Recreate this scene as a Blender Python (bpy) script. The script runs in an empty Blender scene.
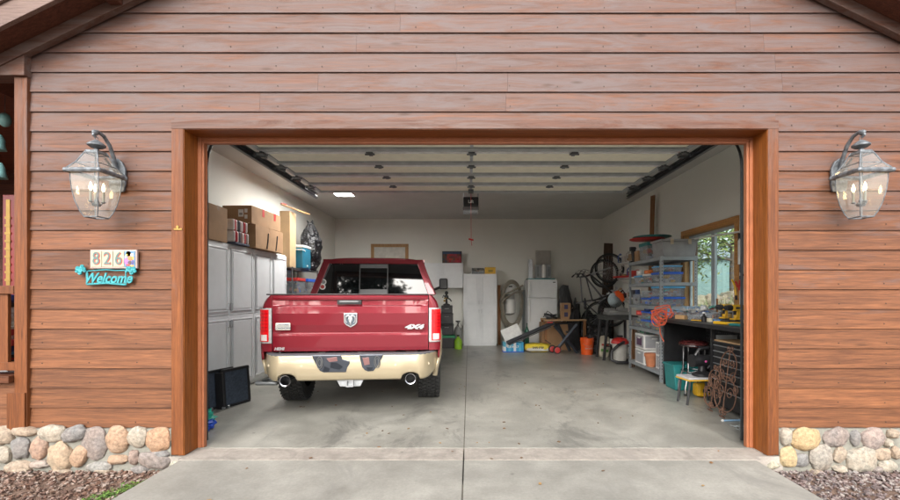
import bpy, math, random
from mathutils import Vector, Matrix, noise
R = math.radians; PI = math.pi
random.seed(7)
sc = bpy.context.scene; col = sc.collection
CX, CY, F, H = 469.0, 294.0, 430.0, 1.40
def at(px, py, Y):                       # point seen at pixel (px,py) whose depth is Y
    return Vector(((px-CX)*Y/F, Y, H-(py-CY)*Y/F))
def X_(px, Y): return (px-CX)*Y/F
def Z_(py, Y): return H-(py-CY)*Y/F

# ------------------------------------------------------------------ materials
MATS = {}
def nodes(name):
    m = bpy.data.materials.new(name); m.use_nodes = True
    nt = m.node_tree; b = nt.nodes['Principled BSDF']
    MATS[name] = m
    return m, nt, b
def N(nt, t, **kw):
    n = nt.nodes.new(t)
    for k, v in kw.items():
        if k in n.inputs: n.inputs[k].default_value = v
        else: setattr(n, k, v)
    return n
def mixc(nt, fac, a, b, mode='MIX'):
    n = nt.nodes.new('ShaderNodeMix'); n.data_type = 'RGBA'; n.blend_type = mode
    for i, v in ((0, fac), (6, a), (7, b)):
        if hasattr(v, 'links'): nt.links.new(v, n.inputs[i])
        else: n.inputs[i].default_value = v if i == 0 else (*v[:3], 1)
    return n.outputs[2]
def ramp(nt, src, a, b):
    n = nt.nodes.new('ShaderNodeMapRange'); n.inputs[1].default_value = a; n.inputs[2].default_value = b
    nt.links.new(src, n.inputs[0]); return n.outputs[0]
def coords(nt, scale=(1, 1, 1), rnd=False):
    tc = nt.nodes.new('ShaderNodeTexCoord'); mp = nt.nodes.new('ShaderNodeMapping'); mp.inputs['Scale'].default_value = scale
    if rnd:
        a = N(nt, 'ShaderNodeAttribute', attribute_name='rnd'); cm = nt.nodes.new('ShaderNodeVectorMath'); cm.operation = 'SCALE'
        cm.inputs[0].default_value = (13.7, 7.1, 31.3); nt.links.new(a.outputs['Fac'], cm.inputs[3])
        ad = nt.nodes.new('ShaderNodeVectorMath'); nt.links.new(tc.outputs['Object'], ad.inputs[0]); nt.links.new(cm.outputs[0], ad.inputs[1])
        nt.links.new(ad.outputs[0], mp.inputs[0])
    else: nt.links.new(tc.outputs['Object'], mp.inputs[0])
    return mp.outputs[0]
def noise_(nt, vec, scale, detail=4, rough=.55, dist=0):
    n = N(nt, 'ShaderNodeTexNoise'); n.inputs['Scale'].default_value = scale; n.inputs['Detail'].default_value = detail
    n.inputs['Roughness'].default_value = rough; n.inputs['Distortion'].default_value = dist
    nt.links.new(vec, n.inputs['Vector']); return n.outputs['Fac']
def bump_(nt, b, h, strength, dist=.01):
    n = nt.nodes.new('ShaderNodeBump'); n.inputs['Strength'].default_value = strength; n.inputs['Distance'].default_value = dist
    nt.links.new(h, n.inputs['Height']); nt.links.new(n.outputs[0], b.inputs['Normal'])
def mat(name, c, rough=.5, metal=0, var=.12, scale=8, bump=0, bscale=60, coat=0, trans=0, spec=.5, emit=None, es=0, bdist=.004, rv=1):
    m, nt, b = nodes(name)
    v = coords(nt)
    f = noise_(nt, v, scale, 5)
    lo = tuple(x*(1-var) for x in c); hi = tuple(min(1, x*(1+var)) for x in c)
    nt.links.new(mixc(nt, ramp(nt, f, .3, .7), lo, hi), b.inputs['Base Color'])
    f2 = noise_(nt, v, scale*2.3, 3)
    mr = nt.nodes.new('ShaderNodeMapRange'); mr.inputs[3].default_value = max(.02, rough-.06*rv); mr.inputs[4].default_value = min(1, rough+.08*rv)
    nt.links.new(f2, mr.inputs[0]); nt.links.new(mr.outputs[0], b.inputs['Roughness'])
    b.inputs['Metallic'].default_value = metal; b.inputs['Coat Weight'].default_value = coat
    b.inputs['Coat Roughness'].default_value = .04
    b.inputs['Transmission Weight'].default_value = trans
    b.inputs['Specular IOR Level'].default_value = spec
    if bump: bump_(nt, b, noise_(nt, v, bscale, 4), bump, bdist)
    if emit: b.inputs['Emission Color'].default_value = (*emit, 1); b.inputs['Emission Strength'].default_value = es
    return m
def wood(name, c1, c2, axis='x', knots=True, rough=.6, grey=None, grain=1.0, bump=.35, gl=1.0):
    """stained board: grain runs along axis, each piece gets its own offset and tone (attribute rnd)"""
    m, nt, b = nodes(name)
    st = {'x': (.55, 15, 15), 'y': (15, .55, 15), 'z': (15, 15, .55)}[axis]
    v = coords(nt, st, True)
    g = noise_(nt, v, 3.0*grain, 7, .65, .6)
    g2 = noise_(nt, v, 14*grain, 4, .6)
    base = mixc(nt, ramp(nt, g, .3, .72), c1, c2)
    a = N(nt, 'ShaderNodeAttribute', attribute_name='rnd')
    tone = nt.nodes.new('ShaderNodeMapRange'); tone.inputs[3].default_value = .78; tone.inputs[4].default_value = 1.2
    nt.links.new(a.outputs['Fac'], tone.inputs[0])
    gray = nt.nodes.new('ShaderNodeCombineColor')
    for i in range(3): nt.links.new(tone.outputs[0], gray.inputs[i])
    base = mixc(nt, 1.0, base, gray.outputs[0], 'MULTIPLY')
    fine = mixc(nt, ramp(nt, g2, .35, .7), (.66, .66, .66), (1.25, 1.22, 1.2))
    base = mixc(nt, .85, base, fine, 'MULTIPLY')
    if grey:      # weathering of the stain: more towards the top of the wall, patchy along the boards
        pv = coords(nt, {'x': (.9, 7, 7), 'y': (7, .9, 7), 'z': (7, 7, .9)}[axis], True)
        p = noise_(nt, pv, 1.5, 10, .72, 1.2)
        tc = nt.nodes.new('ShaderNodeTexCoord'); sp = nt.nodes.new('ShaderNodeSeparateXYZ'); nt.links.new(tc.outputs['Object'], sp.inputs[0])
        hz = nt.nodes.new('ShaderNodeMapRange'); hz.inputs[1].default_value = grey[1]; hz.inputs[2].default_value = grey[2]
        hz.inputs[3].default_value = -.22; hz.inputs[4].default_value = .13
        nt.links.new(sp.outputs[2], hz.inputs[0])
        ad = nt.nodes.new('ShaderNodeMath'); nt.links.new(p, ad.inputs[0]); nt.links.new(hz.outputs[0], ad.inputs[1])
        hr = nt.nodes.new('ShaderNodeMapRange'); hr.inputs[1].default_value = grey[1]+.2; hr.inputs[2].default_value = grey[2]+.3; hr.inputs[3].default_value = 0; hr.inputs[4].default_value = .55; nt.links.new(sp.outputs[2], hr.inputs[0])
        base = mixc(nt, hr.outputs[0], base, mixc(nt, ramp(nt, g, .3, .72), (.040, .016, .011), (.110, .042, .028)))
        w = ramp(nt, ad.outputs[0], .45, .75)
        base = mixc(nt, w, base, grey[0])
    if knots:
        kv = coords(nt, {'x': (1.5, 6, 6), 'y': (6, 1.5, 6), 'z': (6, 6, 1.5)}[axis], True)
        vo = N(nt, 'ShaderNodeTexVoronoi'); vo.inputs['Scale'].default_value = .9; nt.links.new(kv, vo.inputs['Vector'])
        k = ramp(nt, vo.outputs['Distance'], .10, .03)
        kk = nt.nodes.new('ShaderNodeMath'); kk.operation = 'MULTIPLY'; kk.inputs[1].default_value = .6; nt.links.new(k, kk.inputs[0])
        base = mixc(nt, kk.outputs[0], base, tuple(x*.45 for x in c1))
    nt.links.new(base, b.inputs['Base Color'])
    b.inputs['Roughness'].default_value = rough
    b.inputs['Specular IOR Level'].default_value = .35
    bump_(nt, b, g2, bump, .004)
    return m
def attrcol(name, rough=.7, scale=30, bump=.4, var=.3, bdist=.01, spec=.4):
    m, nt, b = nodes(name)
    a = N(nt, 'ShaderNodeAttribute', attribute_name='col')
    v = coords(nt); f = noise_(nt, v, scale, 7, .65)
    t = mixc(nt, ramp(nt, f, .3, .7), (1-var,)*3, (1+var,)*3)
    f3 = noise_(nt, v, scale*.22, 3)
    t2 = mixc(nt, ramp(nt, f3, .4, .62), (1.06, .97, .93), (.90, .95, 1.0))
    c = mixc(nt, 1.0, a.outputs['Color'], t, 'MULTIPLY'); c = mixc(nt, .5, c, t2, 'MULTIPLY')
    nt.links.new(c, b.inputs['Base Color']); b.inputs['Roughness'].default_value = rough
    b.inputs['Specular IOR Level'].default_value = spec
    bump_(nt, b, f, bump, bdist)
    return m
def glassy(name, tint=(1, 1, 1), alpha=.15, rough=.03, milk=None):
    """thin pane: mostly see-through, reflects at the surface; milk = cloudy plastic amount"""
    m = bpy.data.materials.new(name); m.use_nodes = True; nt = m.node_tree; nt.nodes.clear(); MATS[name] = m
    out = nt.nodes.new('ShaderNodeOutputMaterial'); tr = nt.nodes.new('ShaderNodeBsdfTransparent'); tr.inputs[0].default_value = (*tint, 1)
    gl = nt.nodes.new('ShaderNodeBsdfGlossy'); gl.inputs['Roughness'].default_value = rough
    lw = nt.nodes.new('ShaderNodeLayerWeight'); pw = nt.nodes.new('ShaderNodeMath'); pw.operation = 'POWER'; pw.inputs[1].default_value = 4
    nt.links.new(lw.outputs['Facing'], pw.inputs[0]); fr = nt.nodes.new('ShaderNodeMath'); fr.operation = 'MULTIPLY_ADD'; fr.inputs[1].default_value = .9; fr.inputs[2].default_value = 0; nt.links.new(pw.outputs[0], fr.inputs[0])
    mx = nt.nodes.new('ShaderNodeMixShader'); ad = nt.nodes.new('ShaderNodeMath'); ad.inputs[1].default_value = alpha
    nt.links.new(fr.outputs[0], ad.inputs[0]); nt.links.new(ad.outputs[0], mx.inputs[0])
    nt.links.new(tr.outputs[0], mx.inputs[1]); nt.links.new(gl.outputs[0], mx.inputs[2])
    last = mx.outputs[0]
    if milk:
        di = nt.nodes.new('ShaderNodeBsdfDiffuse'); di.inputs[0].default_value = (*milk[1], 1)
        v = coords(nt); f = noise_(nt, v, 14, 4); mr = nt.nodes.new('ShaderNodeMapRange')
        mr.inputs[3].default_value = milk[0]*.7; mr.inputs[4].default_value = min(1, milk[0]*1.3); nt.links.new(f, mr.inputs[0])
        m2 = nt.nodes.new('ShaderNodeMixShader'); nt.links.new(mr.outputs[0], m2.inputs[0]); nt.links.new(last, m2.inputs[1]); nt.links.new(di.outputs[0], m2.inputs[2]); last = m2.outputs[0]
    nt.links.new(last, out.inputs[0])
    return m
def concrete(name, c, crack=True, wet=0, scale=1.0, rough=.75):
    m, nt, b = nodes(name); v = coords(nt)
    big = noise_(nt, v, .9*scale, 6, .6, .8); mid = noise_(nt, v, 5*scale, 6, .65); fine = noise_(nt, v, 55*scale, 4, .7)
    a = mixc(nt, ramp(nt, big, .34, .66), tuple(x*.74 for x in c), tuple(x*1.10 for x in c))
    a = mixc(nt, .7, a, mixc(nt, ramp(nt, mid, .3, .7), (.74, .73, .70), (1.16, 1.15, 1.13)), 'MULTIPLY')
    a = mixc(nt, .6, a, mixc(nt, ramp(nt, fine, .3, .7), (.82, .82, .82), (1.15, 1.15, 1.15)), 'MULTIPLY')
    if wet:       # oil and tyre stains on the slab
        s = noise_(nt, coords(nt, (1.0, .6, 1)), 1.3, 14, .78, .6)
        a = mixc(nt, ramp(nt, s, .53, .62), a, mixc(nt, .78, a, tuple(x*wet for x in c)))
        s3 = noise_(nt, coords(nt, (3.2, .25, 1)), 1.6, 10, .7, .4)
        a = mixc(nt, ramp(nt, s3, .60, .74), a, mixc(nt, .65, a, tuple(x*wet for x in c)))
        s4 = noise_(nt, v, 9, 12, .8, .3)
        a = mixc(nt, ramp(nt, s4, .60, .66), a, mixc(nt, .4, a, tuple(x*wet for x in c)))
        s2 = N(nt, 'ShaderNodeTexVoronoi'); s2.inputs['Scale'].default_value = 3.3; nt.links.new(v, s2.inputs['Vector'])
        a = mixc(nt, ramp(nt, s2.outputs['Distance'], .07, .02), a, tuple(x*.5 for x in c))
    nt.links.new(a, b.inputs['Base Color'])
    mr = nt.nodes.new('ShaderNodeMapRange'); mr.inputs[3].default_value = rough-.22; mr.inputs[4].default_value = rough+.12
    nt.links.new(mid, mr.inputs[0]); nt.links.new(mr.outputs[0], b.inputs['Roughness'])
    bump_(nt, b, fine, .25, .004)
    return m

CEDAR_LO, CEDAR_HI = (.085, .031, .013), (.240, .095, .038)
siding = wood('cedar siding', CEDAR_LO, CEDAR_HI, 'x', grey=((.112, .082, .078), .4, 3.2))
casing_m = wood('stained casing upright', (.10, .030, .009), (.215, .070, .018), 'z', grey=((.13, .09, .08), .8, 4.0))
casing_h = wood('stained casing level', (.075, .022, .008), (.175, .058, .020), 'x', grey=((.14, .10, .088), 1.0, 3.2))
jamb_m = wood('orange stained jamb', (.15, .040, .007), (.32, .105, .020), 'z', knots=True, rough=.4)
jamb_h = wood('orange stained head jamb', (.13, .033, .006), (.28, .082, .016), 'x', rough=.4)
stop_m = mat('salmon painted stop', (.33, .115, .050), .5, var=.12, scale=12, bump=.1)
soffit_m = wood('dark stained soffit', (.055, .019, .011), (.13, .046, .027), 'x')
barge_m = wood('weathered barge board', (.14, .09, .075), (.26, .18, .155), 'x', bump=.8)
beam_m = wood('dark stained beam', (.08, .03, .018), (.2, .075, .04), 'x')
shingle_m = mat('green grey shingle', (.10, .15, .13), .9, var=.4, scale=30, bump=.6)
pine_m = wood('clear pine trim', (.36, .16, .045), (.58, .31, .11), 'y', knots=False, rough=.45)
pine_z = wood('pale pine', (.42, .22, .08), (.62, .38, .17), 'z', knots=False, rough=.5)
plank_m = wood('brown plank', (.20, .085, .03), (.36, .17, .07), 'z', rough=.6)
brown_board = wood('dark brown board', (.045, .028, .018), (.10, .06, .04), 'z', rough=.6)
ply_m = wood('plywood top', (.36, .22, .11), (.55, .37, .20), 'x', knots=False)
dark_wall = wood('dark porch siding', (.07, .022, .012), (.14, .045, .024), 'x')
stone_m = attrcol('river stone', .78, 38, .8, .42, .010)
mortar_m = mat('grey mortar', (.21, .205, .175), .9, var=.2, scale=20, bump=.6, bscale=90)
wallp = mat('textured wall paint', (.80, .80, .75), .75, var=.03, scale=1.2, bump=.35, bscale=45, bdist=.004)
ceilp = mat('ceiling paint', (.56, .56, .54), .85, var=.04, scale=2, bump=.3, bscale=50)
floor_m = concrete('garage slab concrete', (.345, .338, .305), wet=.46, rough=.40)
drive_m = concrete('driveway concrete', (.315, .305, .275), scale=.8, wet=.72, rough=.8)
joint_m = mat('joint filler', (.15, .135, .11), .9)
soil_m = mat('bare soil', (.17, .11, .08), .95, var=.35, scale=14, bump=.8, bscale=60, bdist=.02)
chip_m = attrcol('mulch and gravel', .85, 60, .4, .3)
white_cab = mat('white cabinet laminate', (.80, .82, .84), .35, var=.03)
white_pl = mat('white plastic', (.75, .75, .73), .4, var=.05)
cream_foam = mat('cream door insulation', (.88, .86, .72), .7, var=.06, bump=.15)
galv = mat('galvanised steel', (.42, .44, .46), .38, .75, var=.2, scale=20)
rail_m = mat('grey painted door rail', (.42, .45, .46), .5, .2, var=.15)
steel = mat('dark steel', (.15, .16, .165), .45, .7, var=.3)
chrome = mat('chrome', (.38, .38, .40), .18, 1, var=.05)
silver = mat('brushed silver', (.50, .51, .53), .3, .8, var=.1)
black_pl = mat('black plastic', (.018, .018, .02), .42, var=.3)
black_metal = mat('black painted metal', (.022, .022, .024), .35, .2, var=.3)
rubber = mat('black rubber', (.022, .022, .022), .8, var=.35, bump=.3)
grey_rack = mat('grey painted rack', (.32, .35, .37), .45, .3, var=.12)
grey_tote = mat('translucent grey tote', (.30, .31, .32), .45, var=.12)
paint_red = mat('deep cherry car paint', (.19, .005, .016), .26, .35, var=.0, coat=1, rv=0)
paint_tan = mat('champagne car paint', (.43, .36, .24), .34, .4, var=.0, coat=.8, rv=0)
tint_glass = mat('dark tinted glass', (.006, .007, .008), .03, 0, var=.1, spec=.6, coat=0, rv=0)
tint_glass.node_tree.nodes['Principled BSDF'].inputs['IOR'].default_value = 1.5
tail_red = mat('red lens', (.55, .004, .008), .1, 0, var=.1, coat=1, emit=(.8, .01, .015), es=.0)
tail_dark = mat('deep red lens', (.30, .002, .006), .1, 0, var=.1, coat=1)
tail_white = mat('clear lens', (.55, .50, .49), .12, 0, coat=1)
lantern_m = mat('verdigris lantern metal', (.15, .165, .18), .5, .45, var=.5, scale=25, bump=.2)
pane_glass = glassy('lantern glass', (.97, .99, .98), .07, .06, milk=(.09, (.72, .75, .72)))
win_glass = glassy('window glass', (.86, .95, .95), .03)
clear_pl = glassy('clear plastic', (.88, .9, .92), .06, .15, milk=(.13, (.72, .76, .80)))
flame = mat('lit candle bulb', (1, .8, .5), .5, emit=(1, .62, .28), es=11)
candle = mat('candle sleeve', (.22, .21, .17), .5)
tube_m = mat('fluorescent tube cover', (.85, .95, .92), .5, emit=(1.0, .98, .94), es=24)
card = mat('cardboard', (.37, .22, .115), .85, var=.12, scale=5, bump=.1)
card2 = mat('pale cardboard', (.46, .32, .18), .85, var=.1, scale=5)
tape_m = mat('packing tape', (.30, .17, .08), .3)
paper = mat('white paper', (.8, .8, .78), .7)
teal = mat('teal painted metal', (.03, .26, .29), .5, var=.25, scale=25)
teal_pl = mat('teal plastic', (.02, .19, .19), .4, var=.1)
blue_pl = mat('blue plastic', (.02, .12, .62), .4, var=.1)
cyan_pl = mat('light blue plastic', (.12, .45, .78), .4)
cooler_m = mat('cooler blue', (.015, .14, .22), .45, var=.1)
red_pl = mat('red plastic', (.48, .022, .018), .35, var=.1)
orange_pl = mat('orange plastic', (.75, .10, .012), .38, var=.08)
yellow_pl = mat('yellow plastic', (.72, .42, .02), .4, var=.1)
lime_pl = mat('lime plastic', (.32, .60, .04), .4)
green_pl = mat('green plastic', (.02, .28, .12), .45)
grey_pl = mat('grey plastic', (.30, .31, .30), .5, var=.1)
terra = mat('terracotta', (.45, .17, .08), .8, var=.15)
bag_m = mat('black bin bag', (.012, .012, .014), .22, var=.4, bump=.9, bscale=14, bdist=.05)
seat_m = mat('oxblood vinyl', (.06, .012, .012), .25, coat=.4)
rust = mat('rusty iron', (.17, .09, .06), .75, .3, var=.5, scale=40)
foliage = attrcol('foliage', .6, 8, .1, .25)
bark = mat('bark', (.10, .07, .05), .9, var=.4, bump=.8, bscale=25)
multi = attrcol('mixed coloured items', .5, 12, .1, .12, .002)
fridge_m = mat('fridge enamel', (.68, .70, .71), .35, var=.03, bump=.1, bscale=150)
hose_m = mat('beige vacuum hose', (.24, .215, .17), .6, var=.2)
ripple = mat('dark mesh fabric', (.045, .06, .085), .75, var=.3, scale=40, bump=.6, bscale=120)
pavestrip = concrete('rough aggregate strip', (.36, .325, .29), scale=5, wet=.75, rough=.85)
maroon = mat('maroon door paint', (.16, .012, .012), .35)
gold = mat('brass', (.30, .19, .05), .4, .6)
shed_m = mat('pale green shed cladding', (.22, .31, .295), .6, var=.08)
sky_glass = mat('teal art glass', (.20, .42, .42), .3, var=.3)

# ------------------------------------------------------------------ mesh builder
class MB:
    def __init__(s): s.v = []; s.f = []; s.c = []; s.r = []; s.cc = (.5, .5, .5); s.rr = random.random()
    def mark(s): return len(s.v)
    def piece(s, c=None, r=None):
        s.rr = random.random() if r is None else r
        if c is not None: s.cc = c
        return s
    def face(s, idx): s.f.append(tuple(idx)); s.c.append(s.cc); s.r.append(s.rr)
    def xf(s, n, M):
        for i in range(n, len(s.v)): s.v[i] = M @ Vector(s.v[i])
        return s
    def box(s, x0, x1, y0, y1, z0, z1):
        n = len(s.v)
        s.v += [Vector(p) for p in ((x0,y0,z0),(x1,y0,z0),(x1,y1,z0),(x0,y1,z0),(x0,y0,z1),(x1,y0,z1),(x1,y1,z1),(x0,y1,z1))]
        for q in ((0,3,2,1),(4,5,6,7),(0,1,5,4),(1,2,6,5),(2,3,7,6),(3,0,4,7)): s.face([n+i for i in q])
        return s
    def cbox(s, c, d, rz=0, rx=0, ry=0):
        n = s.mark(); s.box(-d[0]/2, d[0]/2, -d[1]/2, d[1]/2, -d[2]/2, d[2]/2)
        return s.xf(n, Matrix.Translation(c) @ Matrix.Rotation(rz, 4, 'Z') @ Matrix.Rotation(ry, 4, 'Y') @ Matrix.Rotation(rx, 4, 'X'))
    def prism(s, poly, d0, d1, ax='y'):
        def m(a, b, d): return Vector((d, a, b)) if ax == 'x' else Vector((a, d, b)) if ax == 'y' else Vector((a, b, d))
        n = len(s.v); k = len(poly)
        s.v += [m(a, b, d0) for a, b in poly] + [m(a, b, d1) for a, b in poly]
        s.face([n+i for i in range(k)]); s.face([n+k+i for i in reversed(range(k))])
        for i in range(k): j = (i+1) % k; s.face([n+j, n+i, n+k+i, n+k+j])
        return s
    def lathe(s, prof, c=(0,0,0), seg=24, cap=True, ax='z'):
        n = len(s.v); k = len(prof)
        for r, h in prof:
            for i in range(seg):
                a = 2*PI*i/seg; p = (r*math.cos(a), r*math.sin(a), h)
                if ax == 'x': p = (p[2], p[0], p[1])
                elif ax == 'y': p = (p[1], p[2], p[0])
                s.v.append(Vector(p)+Vector(c))
        for j in range(k-1):
            for i in range(seg):
                i2 = (i+1) % seg
                s.face([n+j*seg+i, n+j*seg+i2, n+(j+1)*seg+i2, n+(j+1)*seg+i])
        if cap:
            if prof[0][0] > 1e-4: s.face([n+i for i in reversed(range(seg))])
            if prof[-1][0] > 1e-4: s.face([n+(k-1)*seg+i for i in range(seg)])
        return s
    def tube(s, pts, r, seg=10, closed=False, r2=None):
        pts = [Vector(p) for p in pts]; n = len(s.v); k = len(pts); up = None
        for i, p in enumerate(pts):
            if closed: t = (pts[(i+1) % k]-pts[i-1])
            else: t = pts[min(i+1, k-1)]-pts[max(i-1, 0)]
            if t.length < 1e-9: t = Vector((0,0,1))
            t.normalize()
            if up is None:
                up = Vector((0,0,1)) if abs(t.z) < .9 else Vector((1,0,0))
            u = (up - t*up.dot(t))
            if u.length < 1e-5: u = t.orthogonal()
            u.normalize(); w = t.cross(u); up = u
            rr = r if r2 is None else r+(r2-r)*i/max(1, k-1)
            for j in range(seg):
                a = 2*PI*j/seg; s.v.append(p+u*rr*math.cos(a)+w*rr*math.sin(a))
        for i in range(k if closed else k-1):
            i2 = (i+1) % k
            for j in range(seg):
                j2 = (j+1) % seg; s.face([n+i*seg+j, n+i2*seg+j, n+i2*seg+j2, n+i*seg+j2])
        if not closed:
            s.face([n+j for j in range(seg)]); s.face([n+(k-1)*seg+j for j in reversed(range(seg))])
        return s
    def blob(s, c, d, seed=0, amp=.12, fr=1.5, nu=18, nv=11, M=None, sq=1.0):
        n = len(s.v); c = Vector(c)
        def sp(t): return math.copysign(abs(t)**sq, t)
        for j in range(nv+1):
            th = PI*j/nv
            for i in range(nu):
                a = 2*PI*i/nu; p = Vector((sp(math.sin(th)*math.cos(a)), sp(math.sin(th)*math.sin(a)), sp(math.cos(th))))
                q = 1+amp*noise.noise(p*fr+Vector((seed*7.3, seed*3.1, seed)))*2
                p = Vector((p.x*d[0]*q, p.y*d[1]*q, p.z*d[2]*q))
                if M: p = M @ p
                s.v.append(c+p)
        for j in range(nv):
            for i in range(nu):
                i2 = (i+1) % nu; s.face([n+j*nu+i, n+(j+1)*nu+i, n+(j+1)*nu+i2, n+j*nu+i2])
        return s
    def grid(s, fn, nu, nv, loop=False):
        n = len(s.v)
        for j in range(nv+1):
            for i in range(nu+1): s.v.append(Vector(fn(i/nu, j/nv)))
        for j in range(nv):
            for i in range(nu):
                a = n+j*(nu+1)+i; s.face([a, a+1, a+nu+2, a+nu+1])
        return s
    def build(s, name, m, parent=None, bevel=0, smooth=False, solid=0, seg=2, fixn=True):
        me = bpy.data.meshes.new(name); me.from_pydata([tuple(v) for v in s.v], [], s.f)
        flat = []
        for c in s.c: flat += [c[0], c[1], c[2], 1]
        me.attributes.new('col', 'FLOAT_COLOR', 'FACE'); me.attributes['col'].data.foreach_set('color', flat)
        me.attributes.new('rnd', 'FLOAT', 'FACE'); me.attributes['rnd'].data.foreach_set('value', s.r)
        if fixn:
            import bmesh
            b = bmesh.new(); b.from_mesh(me); bmesh.ops.remove_doubles(b, verts=b.verts, dist=1e-5); bmesh.ops.recalc_face_normals(b, faces=b.faces); b.to_mesh(me); b.free()
        if me.validate(): print('INVALID', name)
        me.update(); me.materials.append(m)
        if smooth:
            me.polygons.foreach_set('use_smooth', [True]*len(me.polygons))
            try: me.set_sharp_from_angle(angle=R(40))
            except Exception: pass
        o = bpy.data.objects.new(name, me); col.objects.link(o)
        if parent is not None: o.parent = parent
        if solid:
            md = o.modifiers.new('solid', 'SOLIDIFY'); md.thickness = solid; md.offset = -1
        if bevel:
            md = o.modifiers.new('bevel', 'BEVEL'); md.width = bevel; md.segments = seg; md.limit_method = 'ANGLE'; md.angle_limit = R(35)
        return o
def thing(name, label, cat, loc=(0,0,0), rz=0, group=None):
    o = bpy.data.objects.new(name, None); col.objects.link(o); o.location = loc; o.rotation_euler = (0,0,rz)
    o['label'] = label; o['category'] = cat
    if group: o['group'] = group
    o.empty_display_size = .1
    return o
def tag(o, label, cat, group=None):
    o['label'] = label; o['category'] = cat
    if group: o['group'] = group
    return o
def setting(o, kind='structure', label=None, cat=None):
    o['kind'] = kind
    if label: o['label'] = label; o['category'] = cat
    return o
def copy_tree(o, parent=None):
    c = o.copy(); col.objects.link(c)
    if parent is not None: c.parent = parent
    for ch in list(o.children): copy_tree(ch, c)
    return c
def text(s, size, m, parent, loc, name='lettering', rot=(PI/2,0,0), ext=.002, shear=0, align='CENTER', bold=0, sx=1):
    cu = bpy.data.curves.new(name, 'FONT'); cu.body = s; cu.size = size; cu.extrude = ext; cu.shear = shear; cu.align_x = align; cu.align_y = 'CENTER'; cu.offset = bold
    t = bpy.data.objects.new('tmp', cu); col.objects.link(t)
    me = t.to_mesh().copy(); t.to_mesh_clear(); me.name = name
    bpy.data.objects.remove(t); bpy.data.curves.remove(cu)
    me.materials.clear(); me.materials.append(m)
    o = bpy.data.objects.new(name, me); col.objects.link(o); o.location = loc; o.rotation_euler = rot; o.scale = (sx,1,1)
    if parent is not None: o.parent = parent
    return o
def arc(cx, cz, r, a0, a1, n=10, y=0):
    return [(cx+r*math.cos(R(a0+(a1-a0)*i/n)), y, cz+r*math.sin(R(a0+(a1-a0)*i/n))) for i in range(n+1)]

# ------------------------------------------------------------------ ground, driveway, slab
WY = 3.75; GZ = -.14
g = MB(); g.box(-200, 200, -200, 200, GZ-.3, GZ); setting(g.build('ground', soil_m))
d = MB(); d.piece(); d.box(-2.44, -.050, -14, 3.625, GZ-.05, 0); d.piece(); d.box(-.042, 2.42, -14, 3.625, GZ-.05, 0)
setting(d.build('driveway', drive_m, bevel=.008))
d = MB(); d.box(-2.44, 2.42, 3.2, 3.64, GZ-.06, -.012); d.box(-.06, -.03, -14, 3.64, GZ-.06, -.012); setting(d.build('driveway_joint', joint_m))
d = MB(); d.box(-2.47, -.052, 3.637, 3.90, -.2, .000); d.box(-.040, 2.47, 3.637, 3.90, -.2, .000); d.box(-2.60, -2.4701, 3.70, 3.90, -.2, .0); d.box(2.4701, 2.70, 3.70, 3.90, -.2, .0); setting(d.build('threshold_strip', pavestrip))
d = MB(); d.box(-3.9, -.050, 3.902, 12.2, -.2, .004); d.box(-.042, 3.9, 3.902, 12.2, -.2, .004)
setting(d.build('garage_floor', floor_m))
d = MB(); d.box(-3.9, 3.9, 3.87, 12.2, -.22, -.006); setting(d.build('floor_joint', joint_m))
# gravel road the driveway opens onto, behind the photographer
d = MB(); d.box(-60, 60, -24, -14.05, GZ-.1, GZ+.02); setting(d.build('road', mat('grey gravel road', (.26, .25, .23), .95, var=.3, scale=25, bump=.6)))

# loose chips either side of the driveway
def chips(name, label, x0, x1, cols, n):
    c = MB()
    for i in range(n):
        x = random.uniform(x0, x1); t = random.random(); y = 3.72-2.5*t**1.3
        if abs(x) < 2.44 and abs(x) > 0 and y < 3.64: continue
        L = random.uniform(.012, .034); w = L*random.uniform(.35, .8)
        c.piece(random.choice(cols))
        c.cbox((x, y, GZ+random.uniform(.0, .022)), (L, w, w*.6), random.uniform(0, PI), random.uniform(-.6, .6), random.uniform(-.5, .5))
    setting(c.build(name, chip_m, fixn=False), 'stuff', label, 'ground cover')
chips('bark_mulch', 'brown and grey bark mulch strewn left of the driveway', -5.2, -2.45,
      [(.17,.11,.08),(.21,.14,.11),(.11,.065,.05),(.25,.19,.16),(.15,.085,.06),(.31,.25,.21)], 9000)
chips('gravel', 'purplish grey crushed gravel right of the driveway', 2.43, 5.2,
      [(.15,.115,.11),(.19,.15,.145),(.10,.08,.08),(.24,.20,.185),(.14,.095,.085),(.29,.26,.24)], 9000)
# small weeds by the left driveway edge
w = thing('weeds', 'small green weeds beside the left edge of the driveway', 'weeds', (-2.62, 3.3, GZ))
c = MB()
for i in range(420):
    t = random.random(); x = random.gauss(-.12+.22*t, .035)+random.uniform(-.12,.0)*random.random(); y = .35*t-.15+random.uniform(-.04,.04)
    c.piece(random.choice([(.10,.19,.035),(.15,.25,.05),(.07,.13,.03)]))
    h = random.uniform(.01, .045); L = random.uniform(.012,.028)
    c.cbox((x, y, h), (L, L*.45, .0015), random.uniform(0,2*PI), random.uniform(-.7,.7), random.uniform(-.7,.7))
c.build('leaves', foliage, w, fixn=False)

# ------------------------------------------------------------------ the house
house = thing('house', 'cedar sided house front with stone base and wide garage opening', 'house', (0,0,0))
AX, AZ, SL = .10, 5.45, .49
def roofz(x): return AZ-SL*abs(x-AX)
XL, XR, ZB = -3.83, 4.0, .245
OL, OR, OT = -2.566, 2.669, 2.90     # casing outer edges
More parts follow.
